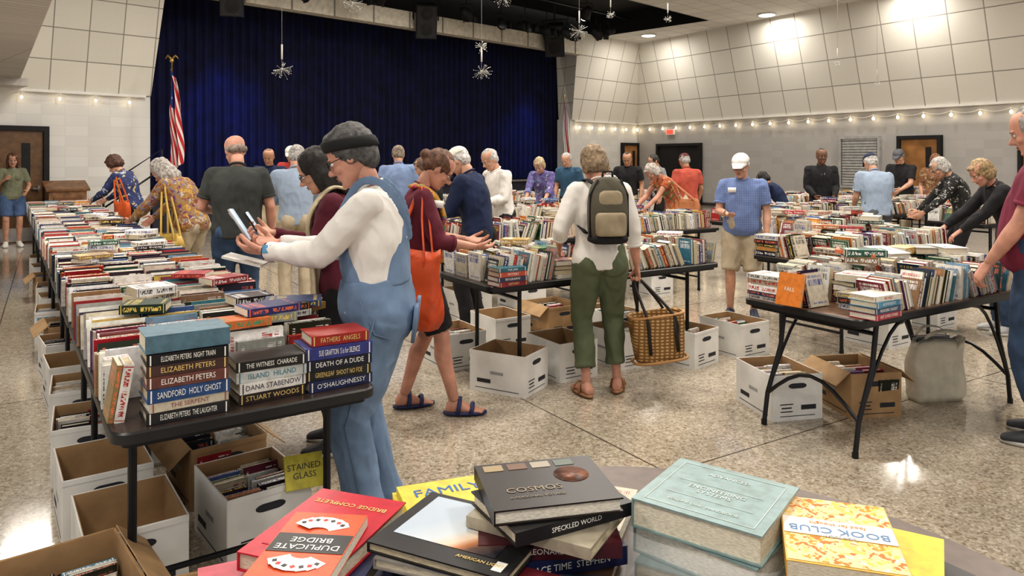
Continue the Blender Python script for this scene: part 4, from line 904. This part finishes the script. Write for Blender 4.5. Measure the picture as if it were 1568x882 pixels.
for sg in (-1,1):
    pts=[c+V((sg*.07,.09,.17)),P['p3']+V((sg*.095,-.04,.03)),P['p3']+V((sg*.105,.05,.0)),P['p3']+V((sg*.12,.105,-.1)),P['p2']+V((sg*.15,.06,-.06)),c+V((sg*.13,.06,-.15))]; g.tube([V(q) for q in crv([tuple(p) for p in pts],4)],.022,2,8,flat=.35)
    g.tube([c+V((sg*.126,-.04,-.17)),c+V((sg*.124,-.04,.1)),c+V((sg*.075,-.05,.2))],.007,2,5)
g.obj('backpack',[mat('pack_olive',(.10,.09,.065),.8,wr=.4),mat('pack_tan',(.34,.28,.19),.8,wr=.4),blackc],P['e'])
el,wr=P['arms'][1]
def wicker():
    m,n,b=nt('wicker'); L=n.links; tc=n.nodes.new('ShaderNodeTexCoord')
    w1=N(n,'ShaderNodeTexWave',Scale=14.,Distortion=1.5,bands_direction='Z'); w2=N(n,'ShaderNodeTexWave',Scale=9.,Distortion=1.,bands_direction='X')
    L.new(tc.outputs['Object'],w1.inputs[0]); L.new(tc.outputs['Object'],w2.inputs[0]); mx=N(n,'ShaderNodeMath',operation='MULTIPLY'); L.new(w1.outputs['Fac'],mx.inputs[0]); L.new(w2.outputs['Fac'],mx.inputs[1])
    r=ramp(n,[(0,(.20,.10,.03)),(.3,(.46,.27,.10)),(.8,(.66,.44,.2))]); L.new(mx.outputs[0],r.inputs[0]); L.new(r.outputs[0],b.inputs['Base Color']); bp=N(n,'ShaderNodeBump',Strength=.9,Distance=.01); L.new(mx.outputs[0],bp.inputs['Height']); L.new(bp.outputs[0],b.inputs['Normal']); b.inputs['Roughness'].default_value=.6; return m
g=G(); bc=V((.40,-.02,.38)); Q=M.Rotation(-.10,3,'Y')
sq(g,[(-.16,.14,.07),(-.14,.165,.085),(0,.18,.095),(.12,.19,.10),(.16,.185,.095),(.15,.17,.08),(.05,.16,.07)],V((0,0,0)),.6,36,0)
for zz in (-.15,.155): g.tube([V((.187*abs(cos(a))**.6*(1 if cos(a)>0 else -1),.098*abs(sin(a))**.6*(1 if sin(a)>0 else -1),zz)) for a in [2*pi*i/36+.01 for i in range(37)]],.010,1,6)
for sy in (-1,1):
    hv=Q.inverted()@(wr+V((.01,0,-.085))-bc)
    g.tube([V(q) for q in crv([(-.09,sy*.095,-.02),(-.09,sy*.1,.14),(hv.x-.035,sy*.02+hv.y,hv.z-.03),(hv.x,hv.y,hv.z),(hv.x+.035,sy*.02+hv.y,hv.z-.03),(.10,sy*.1,.14),(.10,sy*.095,-.02)],4)],.010,2,6)
    for sx in (-.09,.10): g.box((sx,sy*.104,.02),(.022,.008,.22),2)
g.xf(M.Translation(bc)@Q.to_4x4()); g.obj('wicker_basket',[wicker(),mat('wicker_rim',(.45,.25,.1),.6),mat('leather_black',(.02,.015,.012),.5)],P['e'])
P=person('man_in_white_cap',2.26,7.25,248,1.62,'m',lean=4,hp=18,hyaw=-12,L=(-.24,.12,.86),Rt=(.12,.30,1.08),cL=.9,nR=(-.3,0,1),feet=((-.11,0),(.12,.03)),top=pblue,sleeve='short',bot=khaki,leg=.5,shoe=(.03,.04,.08),cap=(.8,.79,.76),hair='short',hcol=(.6,.58,.55),glasses=True,belly=.05,bk=1.08)
el,wr=P['arms'][-1]; bb=B(); bb.book(M.Translation(wr+V((.02,.03,-.15)))@cols((0,1,0),(0,0,1),(1,0,0),(-.0,-.08,-.06)),.15,.21,.03,(.08,.03,.02)); bb.obj('held_book',P['e'])
g=G(); g.box(P['p2']+V((.09,.15,.08)),(.08,.01,.05),0); g.obj('name_tag',m_white,P['e'])
person('man_in_charcoal_shirt',-2.34,6.3,108,1.77,'m',lean=4,hp=24,hyaw=20,top=charc,bot=jeans,hair='balding',hcol=(.25,.2,.17),skin='pink',bk=1.12,belly=.05,Rt=(.27,.08,.86),L=(-.2,.28,1.05))
P=person('woman_in_floral_blouse',-3.30,7.45,168,1.68,lean=34,hp=48,L=(-.16,.5,.95),Rt=(.18,.5,.95),top=floral('blouse',(.30,.17,.06),[(.12,.04,.15),(.5,.3,.07),(.45,.38,.31),(.22,.06,.05),(.18,.18,.25)],30),sleeve='long',bot=khaki,hair='long',hcol=(.40,.37,.34),bk=1.15,skin='pink')
tote(P['e'],(-.28,-.05,.60),.34,.24,.14,1.2,mat('yellow_leather',(.55,.37,.09),.5),P['S'][-1]+V((0,0,.05)),name='yellow_handbag')
P=person('woman_with_curly_hair',-5.38,10.35,172,1.66,lean=22,hp=40,L=(-.14,.45,1.0),Rt=(.16,.45,1.0),top=floral('navyblouse',(.02,.03,.09),[(.03,.04,.12),(.5,.38,.08),(.03,.05,.2),(.3,.35,.42),(.03,.03,.1)],24),sleeve='long',bot=blackc,hair='curly',hcol=(.08,.035,.02),bk=1.1)
tote(P['e'],(-.26,-.1,.62),.3,.38,.14,1.2,orangec,P['S'][-1]+V((0,0,.05)))
person('woman_in_olive_shirt',-8.85,13.1,-52,1.66,hp=14,top=cloth('sage',(.20,.21,.14)),bot=cloth('bluesh',(.08,.13,.25)),leg=.42,hair='long',hcol=(.12,.05,.03),shoe=(.75,.74,.7),Rt=(.14,.25,1.22),L=(-.2,.2,1.0))
person('man_in_blue_shirt',-2.28,7.8,112,1.72,'m',lean=6,hp=25,hyaw=-20,top=ltb,sleeve='long',bot=khaki,hair='short',hcol=(.40,.38,.36),hold='book',L=(-.12,.36,1.08),Rt=(.12,.36,1.08))
person('man_in_navy_tee',-3.7,11.3,275,1.72,'m',hp=22,top=navyc,bot=khaki,hair='buzz',hcol=(.2,.12,.08),skin='tan',hold='book',L=(-.1,.3,1.1),Rt=(.1,.3,1.1))
person('man_in_striped_cap',-3.65,12.3,268,1.78,'m',hp=22,top=redc,bot=jeans,cap=(.7,.68,.6),hair='short',hcol=(.2,.15,.1))
person('man_in_pale_blue_shirt',-1.55,10.1,100,1.76,'m',lean=8,hp=25,top=cloth('pale',(.22,.30,.48)),sleeve='long',bot=khaki,hair='short',hcol=(.25,.2,.15))
person('man_in_navy_hoodie',-.33,6.5,160,1.70,'m',lean=12,hp=34,L=(-.14,.38,1.03),Rt=(.14,.38,1.03),hold='book',top=navyc,sleeve='long',bot=blackc,cap=(.75,.72,.62),hair='short',hcol=(.55,.52,.5),shoe=(.3,.3,.3))
person('man_in_white_shirt',-.15,8.75,215,1.70,'m',lean=10,hp=30,top=white,sleeve='long',bot=blackc,hair='short',hcol=(.5,.48,.46),L=(-.1,.3,1.05),Rt=(.1,.3,1.05))
person('woman_in_black_top',-.95,8.9,190,1.6,lean=10,hp=28,top=blackc,sleeve='long',bot=blackc,hair='bob',hcol=(.15,.1,.07))
person('woman_in_patterned_top',.5,11.65,250,1.66,lean=28,hp=38,L=(-.15,.45,.95),Rt=(.15,.45,.95),top=floral('violet',(.15,.12,.3),[(.12,.08,.28),(.4,.4,.48),(.15,.25,.4),(.1,.08,.2)],26),sleeve='three',bot=blackc,hair='bob',hcol=(.5,.40,.25))
person('man_in_teal_shirt',1.0,12.9,240,1.68,'m',lean=8,hp=26,top=cloth('teal',(.04,.10,.17)),bot=blackc,hair='short',hcol=(.45,.43,.41))
person('man_in_black_tee',2.1,13.4,255,1.70,'m',lean=8,hp=28,top=blackc,bot=khaki,hair='buzz',hcol=(.05,.035,.03),skin='tan')
person('woman_in_grey_top',2.75,13.8,200,1.66,lean=8,hp=28,top=greyc,bot=blackc,hair='short',hcol=(.04,.035,.03))
person('woman_in_striped_top',1.35,9.95,150,1.6,lean=16,hp=32,top=gingham('bw',(.08,.08,.1),(.6,.6,.6),50),sleeve='short',bot=khaki,hair='bob',hcol=(.3,.2,.12),L=(-.14,.4,1.0),Rt=(.14,.4,1.0))
person('man_in_red_shirt',2.82,11.9,104,1.66,'m',lean=6,hp=22,top=cloth('coral',(.45,.09,.06)),bot=cream,cap=(.12,.03,.03),hair='short',hcol=(.4,.38,.36),skin='tan')
P=person('woman_in_orange_print_dress',2.2,10.35,196,1.62,lean=36,hp=50,L=(-.16,.48,.9),Rt=(.16,.48,.9),top=floral('orangep',(.4,.12,.05),[(.5,.17,.04),(.1,.22,.1),(.55,.45,.35),(.35,.05,.05)],26),sleeve='cap',bot=olive,hair='bob',hcol=(.45,.42,.38),skin='pink')
tote(P['e'],(-.25,-.15,.75),.36,.3,.14,.9,mat('tan_leather',(.42,.16,.06),.5),P['S'][-1]+V((0,0,.05)))
P=person('man_in_black_hoodie',4.95,11.85,262,1.72,'m',hp=6,top=blackc,sleeve='long',bot=blackc,hair='buzz',hcol=(.02,.015,.013),skin='brown',L=(-.14,.22,.95),Rt=(.14,.22,.95),cL=.8,cR=.8)
g=G()
for sg in (-1,1): g.tube([P['p3']+V((sg*.03,.07,.0)),P['p2']+V((sg*.02,.134,.05))],.0035,0,5)
g.obj('hood_cords',white,P['e'])
person('man_in_checked_shirt',4.70,9.55,92,1.66,'m',lean=12,hp=28,top=ltb,bot=cloth('slate',(.1,.11,.13)),cap=(.03,.04,.08),hair='short',hcol=(.5,.48,.46),belly=.04,bk=1.1,L=(-.16,.28,.95),Rt=(.16,.28,.95))
person('man_in_black_cap',6.75,12.8,215,1.74,'m',lean=6,hp=24,top=blackc,bot=khaki,cap=(.10,.10,.11),hair='short',hcol=(.2,.2,.2),L=(-.14,.35,1.0),Rt=(.14,.35,1.0),hold='book')
person('woman_in_dark_blue',4.1,11.4,150,1.45,lean=34,hp=42,top=navyc,sleeve='long',bot=blackc,hair='bob',hcol=(.02,.018,.016),L=(-.15,.45,.9),Rt=(.15,.45,.9))
person('woman_in_brown_dress',7.6,13.3,250,1.66,hp=24,top=floral('brownd',(.2,.1,.05),[(.25,.12,.06),(.4,.28,.16),(.12,.06,.04)],26),bot=blackc,hair='bob',hcol=(.22,.10,.05))
person('woman_with_grey_hair',5.35,8.85,165,1.64,lean=24,hp=38,top=floral('blackwhite',(.02,.02,.02),[(.02,.02,.02),(.02,.02,.02),(.02,.02,.02),(.4,.4,.38)],30),sleeve='long',bot=blackc,hair='bob',hcol=(.42,.40,.37),glasses=True,L=(-.16,.44,.95),Rt=(.16,.44,.95))
P=person('woman_in_black_jacket',4.42,6.62,170,1.62,lean=26,hp=34,hyaw=8,L=(-.18,.5,.93),Rt=(.16,.5,.95),top=blackc,sleeve='long',bot=jeans,hair='bob',hcol=(.36,.25,.13),shoe=(.5,.5,.5),skin='pink',nL=(0,0,-1),nR=(0,0,-1))
tote(P['e'],(-.27,-.04,.62),.34,.38,.13,1.35,cream,P['S'][-1]+V((0,0,.05)),name='canvas_tote')
person('man_in_maroon_shirt',2.95,4.05,140,1.86,'m',lean=0,hp=20,L=(-.20,.26,.86),nL=(.3,.2,-1),pL=(-.6,-.6,-.2),cL=.5,top=cloth('magenta',(.20,.028,.06)),sleeve='short',bot=jeans,hair='short',hcol=(.3,.28,.26),bk=1.28,belly=.06,skin='pink')
e=empty('canvas_tote_bag',(2.74,4.80,0),UA-.35); g=G(); sack(g,.38,.40,.16,slump=-.03)
for sy in (-1,1): g.tube([V(q) for q in crv([(-.1,sy*.05,.33),(-.1,sy*.045,.41),(-.06,sy*.07-.05,.47),(.05,sy*.09-.08,.46),(.11,sy*.06-.04,.40),(.11,sy*.05,.32)],4)],.013,0,6,flat=.3)
g.obj('bag_body',mat('canvas',(.66,.61,.50),.9,var=.08,scale=12,bump=.3,wr=.6),e)
e2=B(); fill_up(e2,M.Identity(4),-.14,.26,-.035,.03,.25,.3,gap=0); e2.obj('books_inside',e)

# ------------------------------------------------------------ foreground round table with books
g=G(); n=72; rr=.79; cx,cy=.27,1.19
def circ(r,z): return [(cx+r*cos(2*pi*i/n),cy+r*sin(2*pi*i/n),z) for i in range(n)]
vs=circ(rr-.004,.705)+circ(rr,.712)+circ(rr,.732)+circ(rr-.006,.739)
g.add(vs,[(k*n+i,k*n+(i+1)%n,(k+1)*n+(i+1)%n,(k+1)*n+i) for k in range(3) for i in range(n)]+[tuple(range(n))[::-1]],1); g.add(circ(rr-.006,.739),[tuple(range(n))],0)
for a in (.5,2.1,3.6,5.2): g.tube([(cx+.5*cos(a),cy+.5*sin(a),.70),(cx+.5*cos(a),cy+.5*sin(a),.0)],.0145,2,10)
g.tube([(cx+.5*cos(.5),cy+.5*sin(.5),.2),(cx+.5*cos(5.2),cy+.5*sin(5.2),.2)],.01,2,8); g.tube([(cx+.5*cos(2.1),cy+.5*sin(2.1),.2),(cx+.5*cos(3.6),cy+.5*sin(3.6),.2)],.01,2,8)
auto(g.obj('round_folding_table',[mat('round_table_top',(.12,.085,.07),.4,scale=30),m_te,m_blackm]))
def ink(c): return mat('ink_%d_%d_%d'%tuple(int(q*99) for q in c),c,.45,var=.01)
def fg(name,x,y,z,w,h,t,deg,col,hard=True,rx_=0.,ry_=0.,plain=True,txt=None):
    e=empty(name,(x,y,z)); e.rotation_euler=(rx_,ry_,radians(deg)); bb=B(); bb.book(cols((1,0,0),(0,1,0),(0,0,1),(-w/2,-h/2,0)),w,h,t,col,txt or col,hard,plain=plain); bb.obj('book',e); return e
def patch(e,x,y,w,h,z,m,rot=0,name='cover_art'):
    g=G(); g.box((0,0,0),(w,h,.0006),0,M.Rotation(rot,3,'Z')); o=g.obj(name,m,e,False); o.location=(x,y,z+.0004); return o
def spine(e,s,w,h,t,c): 
    sz=t*.5; k=min(1.,h*.86/(sz*.64*len(s))); return text(s,sz,(-w/2-.0008,0,t/2),(pi/2,0,-pi/2),e,ink(c),sx=k)
ZT=.7395; bl=(.015,.015,.017)
e=fg('navy_book',-.36,1.50,ZT,.21,.29,.04,-10,(.03,.04,.12)); e=fg('red_atlas_book',-.375,1.50,ZT+.041,.21,.285,.036,-19,(.48,.015,.035))
text('BRIDGE COMPLETE',.02,(.0,.09,.0368),(0,0,pi),e,ink(Gd)); patch(e,0,-.1,.16,.004,.0362,ink((.3,.01,.02)))
fg('pink_paperback',-.50,1.36,ZT,.14,.21,.03,24,(.45,.07,.10),False)
e=fg('bridge_card_game_book',-.378,1.385,ZT+.078,.15,.235,.022,-6,(.68,.10,.03),False)
patch(e,0,0,.146,.066,.0222,ink(bl)); text('DUPLICATE',.024,(0,-.015,.0235),(0,0,pi),e,ink(Wt)); text('BRIDGE',.024,(0,.010,.0235),(0,0,pi),e,ink(Wt))
for sgn,cy_ in ((1,.068),(-1,-.068)):
    for k in range(7):
        a=(k-3)*.36; patch(e,-sin(a)*.036,cy_+(cos(a)*.022-.014)*sgn,.020,.040,.0222+.0005*k,ink((.85,.83,.78)),a*sgn)
        patch(e,-sin(a)*.044,cy_+(cos(a)*.028-.012)*sgn,.008,.008,.0228+.0005*k,ink((.6,.05,.04) if k%2 else bl),a+pi/4)
fg('dark_blue_book',-.12,1.42,ZT,.27,.24,.03,-12,(.02,.03,.08)); fg('grey_book',-.08,1.44,ZT+.031,.26,.22,.026,-36,(.08,.08,.1)); fg('slim_book',-.1,1.43,ZT+.058,.26,.21,.02,-20,(.3,.28,.26))
e=fg('sunrise_picture_book',-.093,1.435,ZT+.079,.29,.23,.02,-26,bl)
m,n_,b_=nt('sunrise_photo'); L_=n_.links; tc=n_.nodes.new('ShaderNodeTexCoord'); mp=N(n_,'ShaderNodeMapping'); mp.inputs['Rotation'].default_value=(0,0,.5); L_.new(tc.outputs['Generated'],mp.inputs[0]); sp=n_.nodes.new('ShaderNodeSeparateXYZ'); L_.new(mp.outputs[0],sp.inputs[0])
r=ramp(n_,[(0,(.45,.52,.60)),(.3,(.55,.60,.64)),(.46,(.72,.56,.42)),(.55,(.50,.20,.08)),(.64,(.12,.07,.06)),(.8,(.02,.02,.03)),(1,(.015,.015,.02))]); L_.new(sp.outputs[0],r.inputs[0]); L_.new(r.outputs[0],b_.inputs['Base Color']); b_.inputs['Roughness'].default_value=.25
patch(e,-.01,.018,.22,.165,.0202,m); text('AMERICAN LIGHT',.012,(.08,-.085,.0212),(0,0,0),e,ink(Gd)); patch(e,.12,-.085,.02,.03,.0202,ink(Wt))
e=fg('barcoded_navy_book',-.15,1.235,ZT,.19,.25,.034,10,(.02,.03,.09)); patch(e,.03,.075,.075,.03,.0342,ink(Wt))
for k in range(12): patch(e,.0+.005*k,.077,.0022,.02,.0352,ink(bl))
fg('yellow_blue_book',-.15,1.69,ZT,.23,.18,.03,14,(.68,.56,.06),False); e=fg('yellow_title_book',-.14,1.70,ZT+.031,.22,.17,.016,20,(.66,.55,.08),False); text('FAMILY',.05,(0,.03,.0168),(0,0,0),e,ink((.04,.12,.4)))
fg('brown_paperback',.03,1.68,ZT,.14,.21,.028,65,(.25,.12,.06),False); fg('striped_paperback',.20,1.70,ZT,.14,.21,.026,-20,(.5,.45,.35),False,plain=False,txt=(.3,.05,.05))
z=ZT
for nm,w,h,t,dg,c,s in (('brown_book',.18,.25,.034,72,(.1,.05,.03),'THE COMPLETE GUIDE'),('physics_book',.17,.245,.036,108,(.02,.025,.09),'SPACE TIME  STEPHEN'),('dark_hardcover',.2,.27,.03,92,(.08,.012,.02),'LEONARDO'),('cream_book',.2,.26,.022,62,(.4,.36,.28),''),('black_hardcover',.19,.26,.026,118,bl,'SPECKLED WORLD')):
    e=fg(nm,.075+R.uniform(-.012,.012),1.47+R.uniform(-.012,.012),z,w,h,t,dg,c)
    if s: spine(e,s,w,h,t,Wt)
    z+=t+.0008
e=fg('planet_picture_book',.066,1.47,z,.25,.205,.028,13,(.014,.009,.009))
for k in range(4): patch(e,-.09+.05*k,.078,.04,.028,.0282,ink([(.3,.22,.12),(.15,.08,.05),(.32,.28,.22),(.1,.12,.1)][k]))
g=G(); g.loft([(V((.06,.02,.0282)),V((.036,0,0)),V((0,.036,0))),(V((.06,.02,.0288)),V((.036,0,0)),V((0,.036,0)))],0,28); g.obj('planet_print',mat('planet',(.16,.05,.02),.4,var=.6,scale=40),e); text('COSMOS',.028,(-.03,-.03,.0288),(0,0,0),e,ink((.25,.2,.14))); text('A PERSONAL VOYAGE',.011,(-.03,-.06,.0288),(0,0,0),e,ink((.2,.17,.12)))
e=fg('earth_book',.17,1.26,ZT,.18,.23,.045,-4,(.02,.05,.09)); text('EARTH',.038,(0,.065,.0458),(0,0,0),e,ink((.5,.55,.5))); text('Planetary Science\nand Life on Earth',.014,(0,.025,.0458),(0,0,0),e,ink((.6,.6,.55)))
e=fg('dark_spine_book',.02,1.24,ZT,.16,.22,.04,38,(.03,.03,.05)); spine(e,'THE ORIGIN',.16,.22,.04,Wt); fg('maroon_book',.04,1.27,ZT+.041,.15,.2,.03,66,(.15,.02,.03))
tealc=(.24,.345,.35); z=ZT
for k,(dg,dx) in enumerate(((-30,.0),(-42,.008),(-36,0))):
    e=fg('sea_green_textbook',.40+dx,1.445,z,.25,.235,.055,dg,tealc)
    spine(e,'ENGINEERING  MECHANICS',.25,.235,.055,(.7,.74,.72)); z+=.0565
for a,b2,c,d in ((0,.1,.21,.0015),(0,-.1,.21,.0015),(-.105,0,.0015,.2),(.105,0,.0015,.2),(0,.02,.17,.001),(0,-.045,.17,.001)): patch(e,a,b2,c,d,.0552,ink((.50,.57,.55)))
text('ADVANCED',.016,(0,.07,.0558),(0,0,.0),e,ink((.55,.61,.58))); text('ENGINEERING\nSYSTEMS',.018,(0,-.008,.0558),(0,0,0),e,ink((.55,.61,.58))); text('VOLUME ONE  HANDBOOK',.011,(0,-.075,.0558),(0,0,0),e,ink((.55,.61,.58)))
# thin clear dust-jacket film round the two lower volumes
m,n_,b_=nt('clear_film'); b_.inputs['Alpha'].default_value=.28; b_.inputs['Roughness'].default_value=.08; b_.inputs['Base Color'].default_value=(.85,.88,.88,1); b_.inputs['Specular IOR Level'].default_value=1.
g=G(); rows=[]
for k in range(9):
    zz=.004+.108*k/8; vs=[]
    for i in range(64):
        t=2*pi*i/64; ca,sa=cos(t),sin(t); rw=1+.035*noise.noise(V((ca*4,sa*4,zz*30))); vs.append((.150*abs(ca)**.35*(1 if ca>0 else -1)*rw,.142*abs(sa)**.35*(1 if sa>0 else -1)*rw,zz))
    rows+=vs
g.add(rows,[(k*64+i,k*64+(i+1)%64,(k+1)*64+(i+1)%64,(k+1)*64+i) for k in range(8) for i in range(64)]); o=g.obj('clear_plastic_wrap',m); o.location=(.402,1.445,ZT); o.rotation_euler=(0,0,radians(-36))
z=ZT
for nm,dg,c,t,dx in (('yellow_guide_book',-48,(.70,.54,.02),.04,.10),('black_yellow_guide_book',-58,(.02,.02,.02),.036,.09),('yellow_guide_book',-30,(.72,.57,.03),.04,.05)):
    e=fg(nm,.60+dx,1.30,z,.19,.25,t,dg,c,False)
    patch(e,0,-.07,.188,.06,t+.0002,ink(bl)); text('FOR BEGINNERS',.022,(0,-.07,t+.0012),(0,0,0),e,ink((.85,.7,.1))); spine(e,'MUSIC THEORY FOR BEGINNERS',.19,.25,t,(.9,.8,.1) if c[0]<.1 else bl); z+=t+.002
e=fg('book_club_cookbook',.585,1.325,z,.19,.25,.03,-17,(.72,.42,.06),False)
mf=floral('cookbook',(.72,.58,.34),[(.66,.30,.05),(.75,.52,.12),(.75,.68,.54),(.66,.38,.08),(.62,.2,.06),(.75,.5,.16)],42)
patch(e,0,.07,.186,.105,.0302,mf); patch(e,0,-.075,.186,.09,.0302,mf); patch(e,-.0,.005,.186,.062,.0306,ink((.80,.77,.70)))
text('BOOK CLUB',.030,(0,-.004,.0318),(0,0,pi),e,ink((.08,.2,.4))); text('food for thought',.014,(0,.02,.0318),(0,0,pi),e,ink((.7,.25,.05))); text('LISA JUDY',.012,(0,-.026,.0318),(0,0,pi),e,ink((.3,.3,.3)))
fg('grey_leaflet',.86,1.22,ZT,.13,.2,.006,-50,(.3,.3,.33),False); fg('blue_booklet',.83,1.30,ZT,.12,.17,.012,-20,(.1,.16,.3),False,plain=False,txt=(.8,.8,.8))

# ------------------------------------------------------------ camera
cam=bpy.data.cameras.new('camera'); co=bpy.data.objects.new('camera',cam); link(co); co.location=(0,0,1.56); co.rotation_euler=(pi/2,0,0)
cam.sensor_width=36; cam.lens=26.0; cam.shift_y=-.1263; cam.clip_start=.05; sc.camera=co
sc.view_settings.view_transform='Standard'; sc.view_settings.exposure=.05
try: sc.view_settings.look='Medium High Contrast'
except Exception: pass
